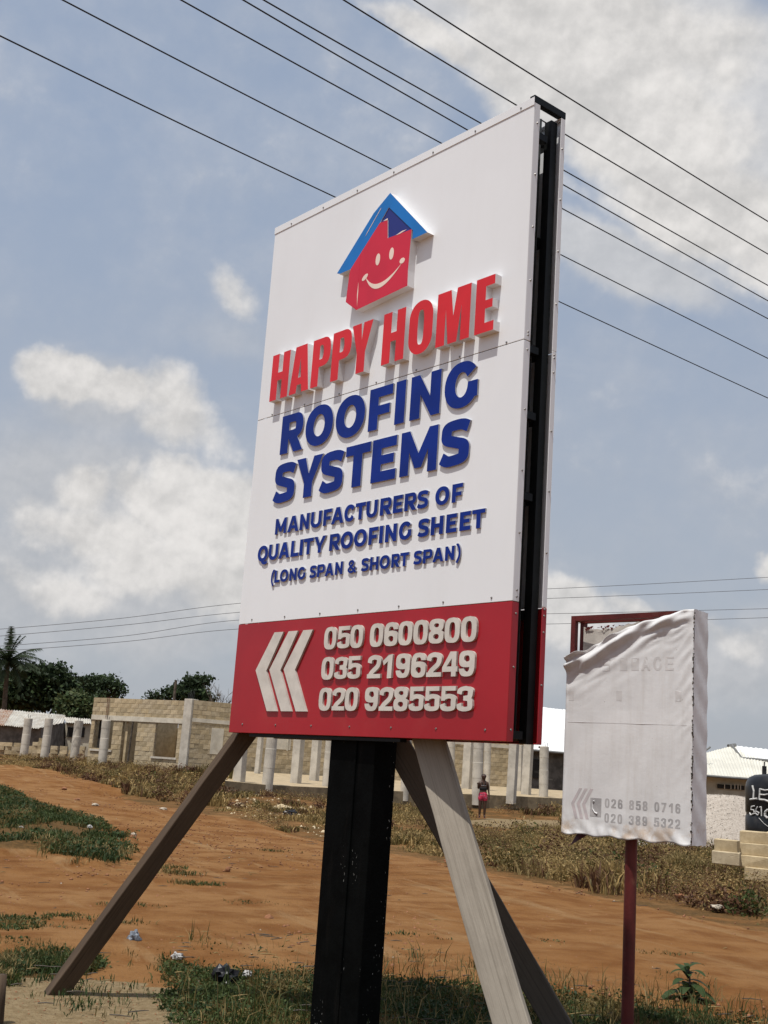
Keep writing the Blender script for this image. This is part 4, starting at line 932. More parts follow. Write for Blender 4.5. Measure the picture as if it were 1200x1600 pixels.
# ------------------------------------------------------------------ shack and low building far left
def roof_sheets(root, name, A, B, C, D, n, mats, corr=.03, waves=4):
    """corrugated sheets over the quad A-B (ridge) to D-C (eave)"""
    A, B, C, D = map(Vector, (A, B, C, D)); nr = (B-A).cross(D-A).normalized()
    if nr.z < 0: nr = -nr
    rr = random.Random(n)
    for i in range(n):
        s0, s1 = i/n, (i+1)/n; mb = MB(); k = waves*4; vs = []; j = rr.uniform(-.01, .03)
        for q in range(k+1):
            s = s0+(s1-s0)*1.02*q/k; h_ = corr*math.sin(q/4*2*math.pi)+.02*(i % 2); e = j*.5
            vs += [A.lerp(B, s)+nr*h_, D.lerp(C, s)+nr*h_+(D-A)*e]
        mb.add(vs, [(2*q, 2*q+2, 2*q+3, 2*q+1) for q in range(k)])
        mb.build(name, mats[rr.randrange(len(mats))], root)
sh = empty('shack', (0, 0, 0)); tag(sh, 'low shack with a rusty corrugated roof behind the leftmost columns', 'shack')
Ys = 84
r0, r1 = P3(-60, 1103, Ys+3), P3(100, 1117, Ys+1); e0, e1 = P3(-60, 1128, Ys-2), P3(66, 1139, Ys-3.5); e1b = P3(100, 1140, Ys-1)
roof_sheets(sh, 'roof_sheet', r0, P3(88, 1116, Ys+1.2), P3(60, 1138, Ys-3), e0, 9, [M['rust'], M['rust'], M['sheet']], .04)
mb = MB(); g0, g1, g2 = P3(64, 1137, Ys-2.6), P3(97, 1119, Ys+1), P3(104, 1137, Ys+4); mb.add([g0, g1, g2, P3(104, 1200, Ys+4), P3(64, 1200, Ys-2.6)], [(0, 1, 2, 3, 4)]); mb.build('gable_wall', M['walldark'], sh)
roof_sheets(sh, 'roof_sheet', P3(88, 1115.5, Ys+1.2), P3(102, 1118, Ys+1.2), P3(98, 1130, Ys-.4), P3(62, 1137, Ys-3), 2, [M['sheet']], .03, 3)
mb = MB(); mb.add([P3(-60, 1127, Ys-1.8), P3(64, 1137, Ys-2.6), P3(64, 1200, Ys-2.6), P3(-60, 1200, Ys-1.8)], [(0, 1, 2, 3)]); mb.build('wall', M['walldark'], sh)
lo = empty('low_building', (0, 0, 0)); tag(lo, 'low block building with a pale sheet roof between the shack and the block house', 'building')
roof_sheets(lo, 'roof_sheet', P3(98, 1120, 90), P3(142, 1124, 90), P3(142, 1131, 86), P3(104, 1129, 86), 4, [M['sheet']], .03, 3)
mb = MB(); mb.add([P3(102, 1129, 86.4), P3(142, 1131, 86.4), P3(142, 1200, 86.4), P3(102, 1200, 86.4), P3(102, 1129, 90), P3(102, 1200, 90)], [(0, 1, 2, 3), (4, 0, 3, 5)]); mb.build('wall', M['wallpale'], lo)
for x_ in (106, 123): mb = MB(); a_ = P3(x_, 1136, 86.35); b_ = P3(x_+8, 1152, 86.3); mb.box((a_.x, a_.y-.02, b_.z), (b_.x, a_.y+.02, a_.z)); mb.build('window', M['dark'], lo)
for x_ in (65, 42.5): pass

# ------------------------------------------------------------------ white-roofed shed and cream-roofed building on the right
shd = empty('white_roofed_shed', (0, 0, 0)); tag(shd, 'big shed with a bright white sheet roof showing between the two signs', 'shed')
Yr = 78
A_, B_, C_, D_ = P3(800, 1100, Yr+9), P3(1040, 1126, Yr+9), P3(1060, 1192, Yr), P3(800, 1168, Yr)
roof_sheets(shd, 'roof_sheet', A_, B_, C_, D_, 9, [M['whiteroof']], .012, 5)
mb = MB(); q = [P3(803, 1170, Yr+.5), P3(1055, 1193, Yr+.5), P3(1055, 1262, Yr+.5), P3(803, 1245, Yr+.5)]; mb.add(q, [(0, 1, 2, 3)]); q2 = [P3(1055, 1193, Yr+.5), B_+Vector((-.3, 0, -.2)), Vector((B_.x-.3, B_.y, 0)), Vector((q[2].x, q[2].y, 0))]; mb.add(q2, [(0, 1, 2, 3)]); mb.build('wall', M['walldark'], shd)
mb = MB(); a_, b_ = P3(832, 1186, Yr+.44), P3(843, 1216, Yr+.44); mb.box((a_.x, a_.y-.05, b_.z), (b_.x, a_.y, a_.z)); mb.build('doorway', M['dark'], shd)
mb = MB(); mb.tube([D_+Vector((0, -.1, -.05)), C_+Vector((0, -.1, -.05))], .09, 6); mb.build('fascia', M['trim'], shd)
gh = P3(849, 1232, 70.)
crb = empty('cream_roofed_building', (0, 0, 0)); tag(crb, 'low building with cream hipped sheet roof and barred slit window behind the gravel heap', 'building')
Yc = 62
roof_sheets(crb, 'roof_sheet', P3(1040, 1195, Yc+2), P3(1143, 1165.5, Yc+6), P3(1165, 1216, Yc), P3(1040, 1207, Yc), 5, [M['creamroof']], .02, 5)
roof_sheets(crb, 'roof_sheet', P3(1143, 1165.5, Yc+6), P3(1270, 1192, Yc+6), P3(1270, 1223, Yc), P3(1160, 1215.5, Yc), 5, [M['creamroof']], .02, 5)
roof_sheets(crb, 'white_roof_sheet', P3(1149, 1165, Yc+6.2), P3(1270, 1180, Yc+6.2), P3(1270, 1193, Yc+4.0), P3(1159, 1184.5, Yc+4.0), 4, [M['whiteroof']], .02, 4)
mb = MB(); mb.tube([P3(1143, 1164.5, Yc+6), P3(1159, 1185, Yc+3.9), P3(1270, 1194, Yc+3.9)], .09, 6); mb.tube([P3(1138, 1166, Yc+5.9), P3(1149, 1164.5, Yc+6.1)], .12, 6); mb.build('ridge_cap', M['trim'], crb)
q = [P3(1040, 1209, Yc+.7), P3(1270, 1226, Yc+.7), P3(1270, 1300, Yc+.7), P3(1040, 1280, Yc+.7)]; mb = MB(); mb.add(q, [(0, 1, 2, 3)]); mb.build('wall', M['wallpale'], crb)
mb = MB(); mb.tube([P3(1040, 1207.5, Yc-.05), P3(1270, 1224.5, Yc-.05)], .07, 6); mb.build('fascia', M['trim'], crb)
mb = MB(); a_, b_ = P3(1121, 1225, Yc+.6), P3(1163, 1234.5, Yc+.6); mb.box((a_.x, a_.y-.03, b_.z), (b_.x, a_.y+.02, a_.z)); wnd = mb.build('window', M['dark'], crb)
for x_ in (1132, 1142, 1148, 1153, 1157): mb = MB(); a_ = P3(x_, 1225.3, Yc+.55); mb.box((a_.x-.02, a_.y-.03, b_.z), (a_.x+.02, a_.y, a_.z)); mb.build('window_bar', M['concrete'], wnd)
mb = MB(); mb.tube([P3(1102, 1173, Yc+2), P3(1110, 1167, Yc+2)], .05, 5); mb.build('roof_bracket', M['trim'], crb)

# gravel heap
hp = P3(1125, 1238, 33); hp.z = tz(hp.x, hp.y)
n = 46; vs = []; fs = []; ht = ZAT(1128, 1232, 33)-hp.z
for i in range(n+1):
    for j in range(n+1):
        x_, y_ = (i/n*2-1)*2.6, (j/n*2-1)*2.2; r_ = math.hypot(x_/2.3, y_/2.0); h_ = ht*max(0, min(1, (1.0-r_)*1.7))**.85*(1-.10*max(0, (1-r_)))
        h_ = min(h_, ht*(.93+.07*math.cos(x_*1.6)))+(float(fbm(x_*2+5, y_*2, 3))-.5)*.10*(h_ > 0)
        vs.append((x_, y_, h_-.08))
for i in range(n):
    for j in range(n): a_ = i*(n+1)+j; fs.append((a_, a_+n+1, a_+n+2, a_+1))
mb = MB(); mb.add(vs, fs); grav = mb.build('gravel_heap', M['gravel'], smooth=True, loc=hp); tag(grav, 'heap of pale crushed gravel left of the black water tank', 'gravel heap')
N = 9000; RX_ = RNG.uniform(-2.3, 2.3, N); RY_ = RNG.uniform(-2.0, .8, N); vv = np.array(vs)
ii = np.clip(((RX_/2.6+1)/2*n).round().astype(int), 0, n); jj = np.clip(((RY_/2.2+1)/2*n).round().astype(int), 0, n); zz_ = vv[ii*(n+1)+jj, 2]; ok = zz_ > .02
P = np.stack([RX_, RY_, zz_+.01], -1)[ok]; s_ = RNG.uniform(.008, .020, len(P)); T = RNG.normal(size=(len(P), 4, 3)); T /= np.linalg.norm(T, axis=-1, keepdims=True)
V = (P[:, None]+T*s_[:, None, None]).reshape(-1, 3); b4 = np.arange(len(P))[:, None]*4
F = np.concatenate([b4+np.array(q) for q in ((0, 1, 2), (0, 1, 3), (0, 2, 3), (1, 2, 3))])
o = link('gravel_chips', fast_mesh('gravel_chips', V, F, [M['chip']]), grav); o['kind'] = 'stuff'

# water tank
tp_ = P3(1224, 1300, 27); tk = empty('water_tank', (tp_.x, tp_.y, 0)); tag(tk, 'black plastic water tank with white hand painted lettering at the right edge', 'water tank')
rt = .80; zt = ZAT(1224, 1212, 27)
prof = [(-.05, rt*.97), (.05, rt), (.55, rt), (.58, rt*.975), (.62, rt*.975), (.65, rt), (1.15, rt), (1.18, rt*.975), (1.22, rt*.975), (1.25, rt), (zt-.30, rt), (zt-.18, rt*.975), (zt-.08, rt*.90), (zt-.02, rt*.75), (zt+.02, rt*.4), (zt+.03, .25)]
mb = MB(); mb.tube([(0, 0, z) for z, r_ in prof], [r_ for z, r_ in prof], 56); bd = mb.build('tank_body', M['tank'], tk, smooth=True)
mb = MB(); mb.tube([(0, 0, zt+.02), (0, 0, zt+.08)], [.27, .25], 24); mb.build('lid', M['tank'], tk)
v1 = P3(1192, 1216, 27.6); mb = MB(); mb.tube([(v1.x-tp_.x, .5, zt-.15), (v1.x-tp_.x, .5, ZAT(1192, 1197, 27.6))], .05, 12); mb.tube([(v1.x-tp_.x, .5, ZAT(1192, 1197, 27.6)), (v1.x-tp_.x, .5, ZAT(1192, 1190, 27.6))], .015, 6); mb.build('inlet_pipe', M['tank'], tk)
def tank_stroke(pts, r_=.016):          # brush stroke wrapped on the drum, given in picture columns/rows
    out = []
    Q = [pts[0]]
    for a_, b_ in zip(pts[:-1], pts[1:]):
        for k_ in range(1, 5): Q.append((a_[0]+(b_[0]-a_[0])*k_/4, a_[1]+(b_[1]-a_[1])*k_/4))
    for x_, y_ in Q:
        d = ray(x_, y_); aa = d[0]**2+d[1]**2; bb = -2*(d[0]*tp_.x+d[1]*tp_.y); cc = tp_.x**2+tp_.y**2-(rt+.003)**2; ds = bb*bb-4*aa*cc
        if ds <= 0: continue
        k_ = (-bb-math.sqrt(ds))/(2*aa); out.append((d[0]*k_-tp_.x, d[1]*k_-tp_.y, EYE+d[2]*k_))
    if len(out) > 1: mb = MB(); mb.tube(out, r_, 6); mb.build('painted_stroke', M['chalk'], tk)
zx = lambda x_, y_: (1080+x_/6.958, 1150+y_/6.958)
for st, r_ in (([(665, 540), (682, 600), (676, 690)], .022), ([(640, 690), (718, 680)], .022), ([(748, 575), (740, 690)], .02), ([(745, 575), (800, 590), (850, 585)], .018), ([(745, 635), (800, 640), (835, 632)], .018), ([(742, 690), (800, 695), (850, 715)], .024),
             ([(690, 760), (655, 768), (648, 800), (680, 805), (688, 840), (650, 860), (635, 835)], .014), ([(722, 768), (705, 800), (700, 840), (725, 862), (738, 835), (710, 820)], .014), ([(745, 775), (762, 770), (765, 870)], .014),
             ([(835, 800), (805, 825), (800, 865), (825, 890), (860, 880)], .026), ([(640, 860), (660, 850)], .01), ([(860, 590), (852, 700)], .02), ([(735, 890), (790, 950), (835, 985)], .006)):
    tank_stroke([zx(*q) for q in st], r_)
# stacked blocks in front of the tank
bb_ = []
def sblock(px0, py0, px1, py1, Y, rot, label):
    a_ = P3(px0, py1, Y); b_ = P3(px1, py1, Y); h_ = ZAT(px0, py0, Y)-ZAT(px0, py1, Y); L = (b_-a_).length
    mb = MB(); mb.box((-L/2, -.10, 0), (L/2, .12, h_)); rr = random.Random(int(px0+py0)); mb.v = [(x+rr.uniform(-.008, .008), y+rr.uniform(-.008, .008), z+rr.uniform(-.006, .006)) for x, y, z in mb.v]
    o = mb.build('sandcrete_block', M['block%d' % rr.choice([0, 3, 0])]); o.location = ((a_.x+b_.x)/2, Y+.1, a_.z); o.rotation_euler = (0, 0, R(rot)); bevel(o, .012, 2)
    tag(o, label, 'block', 'sandcrete blocks stacked in front of the tank')
sblock(1121, 1311, 1156, 1331, 21.0, -24, 'upper sandcrete block of the lower left pile in front of the gravel heap')
sblock(1117, 1329.5, 1158, 1350, 20.9, -20, 'lower sandcrete block of the left pile in front of the gravel heap')
sblock(1161, 1298, 1205, 1317, 21.3, -24, 'topmost sandcrete block right below the black tank')
sblock(1160, 1317, 1206, 1336, 21.2, -22, 'sandcrete block second from top below the black tank')
sblock(1158, 1336, 1206, 1355, 21.1, -23, 'sandcrete block third from top below the black tank')
sblock(1168, 1355, 1214, 1376, 21.0, -20, 'half buried bottom sandcrete block below the black tank')
sblock(1204, 1300, 1250, 1320, 21.9, -24, 'sandcrete block cut off by the right edge, top layer'); sblock(1207, 1320, 1253, 1340, 21.9, -24, 'sandcrete block cut off by the right edge, middle layer'); sblock(1207, 1340, 1253, 1362, 21.8, -22, 'sandcrete block cut off by the right edge, bottom layer')
for o in list(COL.objects):
    if o.name.startswith('sandcrete_block'): o.scale = (1, 1.6, 1)

# ------------------------------------------------------------------ trees
def leaf_cloud(blobs, n, size, mats, wts=None, flat=.6, seed=1):
    g = np.random.default_rng(seed); B = np.array(blobs, float); vol = B[:, 3]*B[:, 4]*B[:, 5]; pr = vol**.75/np.sum(vol**.75); k = g.choice(len(B), n, p=pr)
    # leaves grow in clumps
    nc = max(20, n//14); kc = g.choice(len(B), nc, p=pr); dc = g.normal(size=(nc, 3)); dc /= np.linalg.norm(dc, axis=1)[:, None]; rc = g.uniform(.55, 1., nc)**.6
    cc = B[kc, :3]+dc*rc[:, None]*B[kc, 3:6]; w_ = g.integers(0, nc, n)
    p = cc[w_]+g.normal(size=(n, 3))*size*1.5*np.array([1, 1, .7])
    a = g.normal(size=(n, 3)); a /= np.linalg.norm(a, axis=1)[:, None]; b = np.cross(a, g.normal(size=(n, 3))); b /= np.linalg.norm(b, axis=1)[:, None]
    s = size*g.uniform(.5, 1.2, n)[:, None]; V = np.stack([p-a*s, p+b*s*flat, p+a*s, p-b*s*flat], 1).reshape(-1, 3)
    F = np.arange(n*4).reshape(-1, 4); mi = g.choice(len(mats), nc, p=wts)[w_]
    return fast_mesh('crown', V, F, mats, mi)
def tree(name, label, base, trunk_h, tr, blobs, n, size, mats, wts=None, seed=1, group=None, limbs=True):
    o = empty(name, base); tag(o, label, 'tree', group); base = Vector(base); mb = MB()
    mb.tube([(0, 0, -.3), (0.1, 0, trunk_h*.5), (0, .1, trunk_h)], [tr, tr*.8, tr*.6], 8)
    if limbs:
        rr = random.Random(seed)
        for b in blobs:
            e = Vector(b[:3]); st = Vector((0, 0, trunk_h*rr.uniform(.6, 1))); m_ = st.lerp(e, .5)+Vector((rr.uniform(-.3, .3), 0, rr.uniform(0, .4))); mb.tube([st, m_, e], [tr*.45, tr*.3, tr*.08], 6)
            for q in range(3): f_ = e+Vector((rr.uniform(-1, 1)*b[3], rr.uniform(-1, 1)*b[4], rr.uniform(-.3, .9)*b[5])); mb.tube([m_, m_.lerp(f_, .5), f_], [tr*.2, tr*.12, tr*.03], 5)
    mb.build('trunk', M['bark'], o); link('crown', leaf_cloud(blobs, n, size, mats, wts, seed=seed), o); return o
def pxblobs(lst, Y, base):   # (px,py,rx,ry) at depth Y -> local blobs
    out = []
    for x_, y_, rx, ry in lst:
        p = P3(x_, y_, Y); k_ = Y/FPX; out.append((p.x-base.x, p.y-base.y, p.z-base.z, rx*k_, min(rx, 30)*k_, ry*k_))
    return out
def ptree(name, label, bx, Y, trunk, tr, lst, n, size, mats, wts=None, seed=1, group='trees beyond the buildings'):
    b = P3(bx, 1170, Y); b.z = tz(b.x, b.y)
    return tree(name, label, b, trunk, tr, pxblobs(lst, Y, b), n, size, mats, wts, seed, group)
D_, G_, O_ = M['leafdark'], M['leafmid'], M['leafolive']
ptree('mango_tree', 'dense dark green mango tree beside the palm at the far left', 62, 105, 3.2, .35, [(48, 1062, 26, 22), (80, 1058, 26, 18), (100, 1076, 22, 16), (60, 1085, 40, 20), (20, 1085, 26, 18), (100, 1098, 26, 12)], 9000, .26, [D_, G_], [.75, .25], 2)
ptree('broad_tree', 'dark rounded tree behind the shack at the very left edge', 5, 112, 3.5, .35, [(5, 1080, 26, 30), (-25, 1070, 30, 30), (20, 1105, 26, 14)], 5000, .26, [D_, G_], [.8, .2], 3)
ptree('acacia_tree', 'spreading tree with an airy crown above the left end of the block house', 155, 100, 4.4, .22, [(145, 1067, 18, 9), (165, 1066, 22, 9), (182, 1078, 14, 8), (140, 1078, 14, 8), (160, 1082, 26, 8)], 2800, .17, [D_, G_], [.6, .4], 4)
ptree('bushy_tree', 'pale olive bushy tree between the mango tree and the block house', 122, 92, 1.5, .2, [(118, 1098, 20, 14), (132, 1104, 16, 14), (108, 1108, 16, 12), (125, 1116, 24, 10)], 4800, .20, [O_, G_], [.5, .5], 5)
ptree('spreading_tree', 'dark layered tree rising behind the roofless block house', 288, 98, 4.2, .28, [(305, 1066, 16, 8), (322, 1062, 8, 4), (285, 1079, 18, 7), (265, 1083, 10, 5), (300, 1086, 26, 9), (245, 1090, 12, 5), (318, 1092, 14, 6)], 3300, .19, [D_, G_], [.8, .2], 6)
# bare tree
b = P3(340, 1170, 85); b.z = tz(b.x, b.y); bt = empty('bare_tree', b); tag(bt, 'leafless tree with fine grey twigs beside the left edge of the signboard', 'tree', 'trees beyond the buildings')
mb = MB(); rr = random.Random(4)
def grow(p, d, L, r_, k_):
    q = p+d*L; mb.tube([p, p.lerp(q, .5)+Vector((rr.uniform(-.05, .05), 0, 0))*L, q], [r_, r_*.85, r_*.7], 5, cap=False)
    if k_ == 0: return
    for i in range(3 if k_ > 1 else 4):
        nd_ = (d+Vector((rr.uniform(-.6, .6), rr.uniform(-.6, .6), rr.uniform(-.1, .5)))).normalized(); grow(q, nd_, L*rr.uniform(.55, .8), r_*.6, k_-1)
grow(Vector((0, 0, -.2)), Vector((0, 0, 1)), 3.1, .10, 4); mb.build('trunk', M['bark'], bt)
zs_ = ZAT(340, 1064, 85)-b.z; mx = max(v[2] for v in mb.v)
bt.scale = (.8, .8, zs_/mx)
# palm
b = P3(-4, 1170, 100); b.z = tz(b.x, b.y); pt_ = empty('palm_tree', b); tag(pt_, 'palm tree with tattered fronds standing above the dark trees at the left edge', 'palm tree')
cz = ZAT(3, 1034, 100)-b.z; mb = MB(); mb.tube([(0, 0, -.3), (.1, 0, cz*.5), (-.1, 0, cz)], [.26, .2, .16], 10); mb.build('trunk', M['bark'], pt_)
rr = random.Random(8)
def frond(az, el, L, droop):
    V = []; F = []; pts = []; p = Vector((-.1, 0, cz)); d = Vector((math.cos(az)*math.cos(el), math.sin(az)*math.cos(el), math.sin(el)))
    for i in range(13): pts.append(p.copy()); p = p+d*(L/12); d = (d+Vector((0, 0, -droop/12))).normalized()
    mb = MB(); mb.tube(pts, [.035*(1-i/14) for i in range(13)], 5)
    sd_ = Vector((-math.sin(az), math.cos(az), 0))
    for i in range(2, 13):
        for q in range(3):
            c_ = pts[i-1].lerp(pts[i], q/3); dr = (pts[i]-pts[i-1]).normalized(); ll = L*.20*(math.sin(i/13*math.pi)**.6+.2)
            for s_ in (-1, 1):
                t_ = c_+sd_*s_*ll*.75+dr*ll*.5+Vector((0, 0, -ll*rr.uniform(.2, .65))); mb.add([c_-dr*.045, c_+dr*.045, t_], [(0, 1, 2)])
    mb.build('frond', M['palm'], pt_)
for i in range(40): frond(i*2.4+rr.uniform(-.2, .2), rr.uniform(-.3, 1.5), rr.uniform(2.3, 3.5), rr.uniform(.7, 1.9))
# utility pole behind the house
b = P3(264, 1170, 90); b.z = tz(b.x, b.y); zt_ = ZAT(264.5, 1062, 90); mb = MB(); mb.tube([(0, 0, 0), (0, 0, zt_-b.z)], [.13, .10], 8); o = mb.build('utility_pole', M['bark'], loc=b); tag(o, 'plain wooden pole standing behind the roofless block house', 'pole')
b = P3(357, 1228, 47); zt_ = ZAT(363, 1165, 47)-b.z; mb = MB(); mb.tube([(0, 0, -.3), (.08, 0, zt_*.5), (.14, 0, zt_)], [.075, .07, .065], 8); o = mb.build('bamboo_pole', M['dryolive'], loc=b); tag(o, 'greenish bamboo pole leaning beside the square column right of the brown prop', 'pole')

# ------------------------------------------------------------------ wires
def wire(name, pts, r_, m, label, group):
    P = [P3(*p) for p in pts]; Q = _spl([tuple(p) for p in P], 12) if len(P) > 2 else P
    mb = MB(); mb.tube([tuple(q) for q in Q], r_, 6); o = mb.build(name, m, smooth=True); c_ = Vector(o.data.vertices[0].co)
    return tag(o, label, 'power line', group)
g_ = 'power lines crossing overhead'
def up(lx, ly, mx_, my, rx, ry, lab):
    yl, ym, yr = 15., 15.+(mx_-lx)*.011, 15.+(rx-lx)*.0125
    ex = 500; ex2 = 300
    wire('power_line', [(lx-ex, ly-ex*(my-ly)/(mx_-lx)*1.04, yl-3), (lx, ly, yl), (mx_, my, ym), (rx, ry, yr), (rx+ex2, ry+ex2*(ry-my)/(rx-mx_)*.96, yr+2.5)], .0115, M['wire'], lab, g_)
up(0, 56, 528, 310, 1200, 622, 'lowest of the seven dark power lines running diagonally over the sign')
up(98, 0, 613, 265, 1200, 560, 'second lowest dark power line, meeting the sign top left of the logo roof')
up(283, 0, 690, 224, 1200, 498, 'third lowest dark power line, meeting the sign top above the logo')
up(380, 0, 732, 204, 1200, 470, 'left one of the two close-set power lines meeting the top of the sign')
up(412, 0, 752, 193, 1200, 446, 'right one of the two close-set power lines meeting the top of the sign')
up(537, 0, 808, 165, 1200, 397, 'second highest power line, reaching the sign close to its top right corner')
up(647, 0, 905, 163, 1200, 346, 'highest power line, passing clear above the sign corner over the cloud')
gf = 'thin wires far behind the signs'
for i, (q, lab) in enumerate([([(-60, 986), (0, 983), (190, 966), (370, 943), (620, 925), (858, 920), (1200, 902), (1300, 895)], 'topmost of the thin far wires low in the sky'), ([(-60, 998), (35, 991), (200, 976), (370, 957), (620, 940), (858, 935), (1200, 921), (1300, 915)], 'second of the thin far wires low in the sky'),
                      ([(-60, 1013), (35, 1007), (200, 993), (370, 969), (620, 960), (858, 959), (1200, 951), (1300, 948)], 'third of the thin far wires low in the sky'), ([(-60, 1019), (35, 1015), (200, 1002), (370, 983), (620, 976), (858, 975), (1200, 965), (1300, 960)], 'lowest of the thin far wires low in the sky')]):
    wire('power_line', [(a_, b_, 62+a_*.004) for a_, b_ in q], .014, M['farwire'], lab, gf)

# ------------------------------------------------------------------ person
pp = P3(753, 1278, 47.); PH_ = 1.64
person = empty('person', (pp.x, pp.y, pp.z)); tag(person, 'person in dark strappy top and pink patterned shorts standing with one hand raised', 'person')
def skin(name, V, Ed, rad, mt, sub=2):
    me = bpy.data.meshes.new(name); me.from_pydata(V, Ed, []); me.materials.append(mt); o = link(name, me, person)
    m_ = o.modifiers.new('skin', 'SKIN'); m_.use_smooth_shade = True
    for i, r_ in enumerate(rad): q_ = r_ if hasattr(r_, '__len__') else (r_, r_); me.skin_vertices[0].data[i].radius = (q_[0]*1.2, q_[1]*1.2)
    me.skin_vertices[0].data[0].use_root = True
    s_ = o.modifiers.new('sub', 'SUBSURF'); s_.levels = sub; s_.render_levels = sub; return o
# x right (picture), y away, z up
V = [(0, 0, .86), (0, 0, 1.0), (0, 0, 1.15), (0, 0, 1.29), (0, 0, 1.38), (0, -.01, 1.46), (0, -.015, 1.55), (0, -.01, 1.615),
     (-.085, 0, .82), (-.095, -.01, .46), (-.10, .01, .08), (-.11, -.10, .035), (.085, 0, .82), (.085, -.02, .46), (.085, 0, .08), (.095, -.11, .035),
     (-.15, 0, 1.30), (-.185, .02, 1.08), (-.215, -.13, 1.16), (-.235, -.17, 1.22),
     (.15, 0, 1.30), (.195, .01, 1.06), (.235, -.03, .84), (.24, -.05, .76)]
Ed = [(0, 1), (1, 2), (2, 3), (3, 4), (4, 5), (5, 6), (6, 7), (0, 8), (8, 9), (9, 10), (10, 11), (0, 12), (12, 13), (13, 14), (14, 15), (3, 16), (16, 17), (17, 18), (18, 19), (3, 20), (20, 21), (21, 22), (22, 23)]
rad = [(.135, .095), (.115, .085), (.125, .09), (.13, .085), (.05, .05), (.062, .07), (.088, .10), (.062, .07), (.085, .085), (.052, .055), (.034, .036), (.035, .022), (.085, .085), (.052, .055), (.034, .036), (.035, .022),
       (.05, .05), (.036, .036), (.026, .026), (.022, .014), (.05, .05), (.036, .036), (.026, .026), (.024, .015)]
skin('body', V, Ed, rad, M['skin'])
for side, hx, hy, hz_, ud_ in ((-1, -.235, -.17, 1.22, 1), (1, .24, -.05, .76, -1)):
    for k_ in range(4):
        a_ = (k_-1.5)*.013; L = (.075, .085, .08, .065)[k_]
        skin('finger', [(hx+a_*.6, hy+a_*.3, hz_), (hx+a_, hy-.008, hz_+ud_*L*.6), (hx+a_*1.1, hy-.02, hz_+ud_*L)], [(0, 1), (1, 2)], [.009, .008, .006], M['skin'], 1)
    skin('thumb', [(hx+.01*side*-1, hy, hz_-ud_*.01), (hx-.03*side, hy-.02, hz_+ud_*.02), (hx-.035*side, hy-.03, hz_+ud_*.045)], [(0, 1), (1, 2)], [.011, .009, .007], M['skin'], 1)
skin('hair', [(0, .01, 1.60), (0, .03, 1.57), (0, .035, 1.50)], [(0, 1), (1, 2)], [(.090, .095), (.086, .08), (.055, .04)], M['hair'])
skin('top', [(0, 0, .98), (0, 0, 1.10), (0, 0, 1.17)], [(0, 1), (1, 2)], [(.135, .104), (.138, .106), (.142, .108)], M['vest'])
skin('top_bust', [(0, -.01, 1.16), (0, -.01, 1.235)], [(0, 1)], [(.142, .110), (.130, .100)], M['strap'])
for s_ in (-1, 1): skin('strap', [(s_*.02, -.108, 1.20), (s_*.07, -.095, 1.30), (s_*.085, 0, 1.365), (s_*.07, .09, 1.25)], [(0, 1), (1, 2), (2, 3)], [.012, .012, .012, .012], M['vest'], 1)
skin('shorts', [(0, 0, .98), (0, 0, .86), (-.085, 0, .80), (-.092, -.005, .58), (.085, 0, .80), (.088, -.01, .58)], [(0, 1), (1, 2), (2, 3), (1, 4), (4, 5)], [(.128, .098), (.148, .112), (.098, .10), (.095, .10), (.098, .10), (.095, .10)], M['shorts'])
for s_, x_ in ((-1, -.108), (1, .093)): mb = MB(); mb.box((x_-.045, -.16, 0), (x_+.045, .06, .02)); bevel(mb.build('sandal', M['flipflop'], person), .01)
mb = MB()
for x_ in (-.03, .03): mb.tube([(x_, -.102, 1.565), (x_, -.108, 1.565)], [.011, .008], 8)
mb.build('eye', M['strap'], person); mb = MB(); mb.tube([(0, -.095, 1.555), (0, -.118, 1.53), (0, -.10, 1.522)], [.010, .014, .010], 6); mb.build('nose', M['skin'], person)
mb = MB(); mb.tube([(-.026, -.094, 1.500), (0, -.101, 1.498), (.026, -.094, 1.500)], [.006, .009, .006], 6); mb.build('mouth', M['flipflop'], person)
for s_ in (-1, 1): mb = MB(); mb.tube([(s_*.078, -.01, 1.57), (s_*.09, 0, 1.55), (s_*.080, -.005, 1.52)], [.012, .014, .01], 6); mb.build('ear', M['skin'], person)

# ------------------------------------------------------------------ ground cover
def sample_poly(poly, n, g, nz=None, thr=.4, sc=1.):
    P = np.array(poly); lo, hi = P.min(0), P.max(0); out = []; tot = 0
    for _ in range(60):
        q = g.uniform(lo, hi, (n*2, 2)); q = q[inpoly(q[:, 0]+(fbm(q[:, 1]*2, q[:, 0]*2, 3)-.5)*.5*nz_e, q[:, 1]+(fbm(q[:, 0]*2+7, q[:, 1]*2, 3)-.5)*.5*nz_e, poly)]
        if nz: q = q[fbm(q[:, 0]*nz+31, q[:, 1]*nz, 4) > thr+g.uniform(-.06, .06, len(q))]
        q = q[(np.abs(q[:, 0])/np.maximum(q[:, 1], 1) < .37)]
        out.append(q); tot += len(q)
        if tot >= n: break
    return np.concatenate(out)[:n]
nz_e = 1.
def pick(P, k, wts, g):                                      # kinds grow in patches
    sc = .22+.9/(1+np.mean(P[:, 1])/10); best = None
    f = np.stack([fbm(P[:, 0]*sc*3+13*i, P[:, 1]*sc*3+7*i, 3)*1.5+g.random(len(P))*.45 for i in range(k)], 1)+np.log(np.array(wts)+1e-4)*.22
    return f.argmax(1)
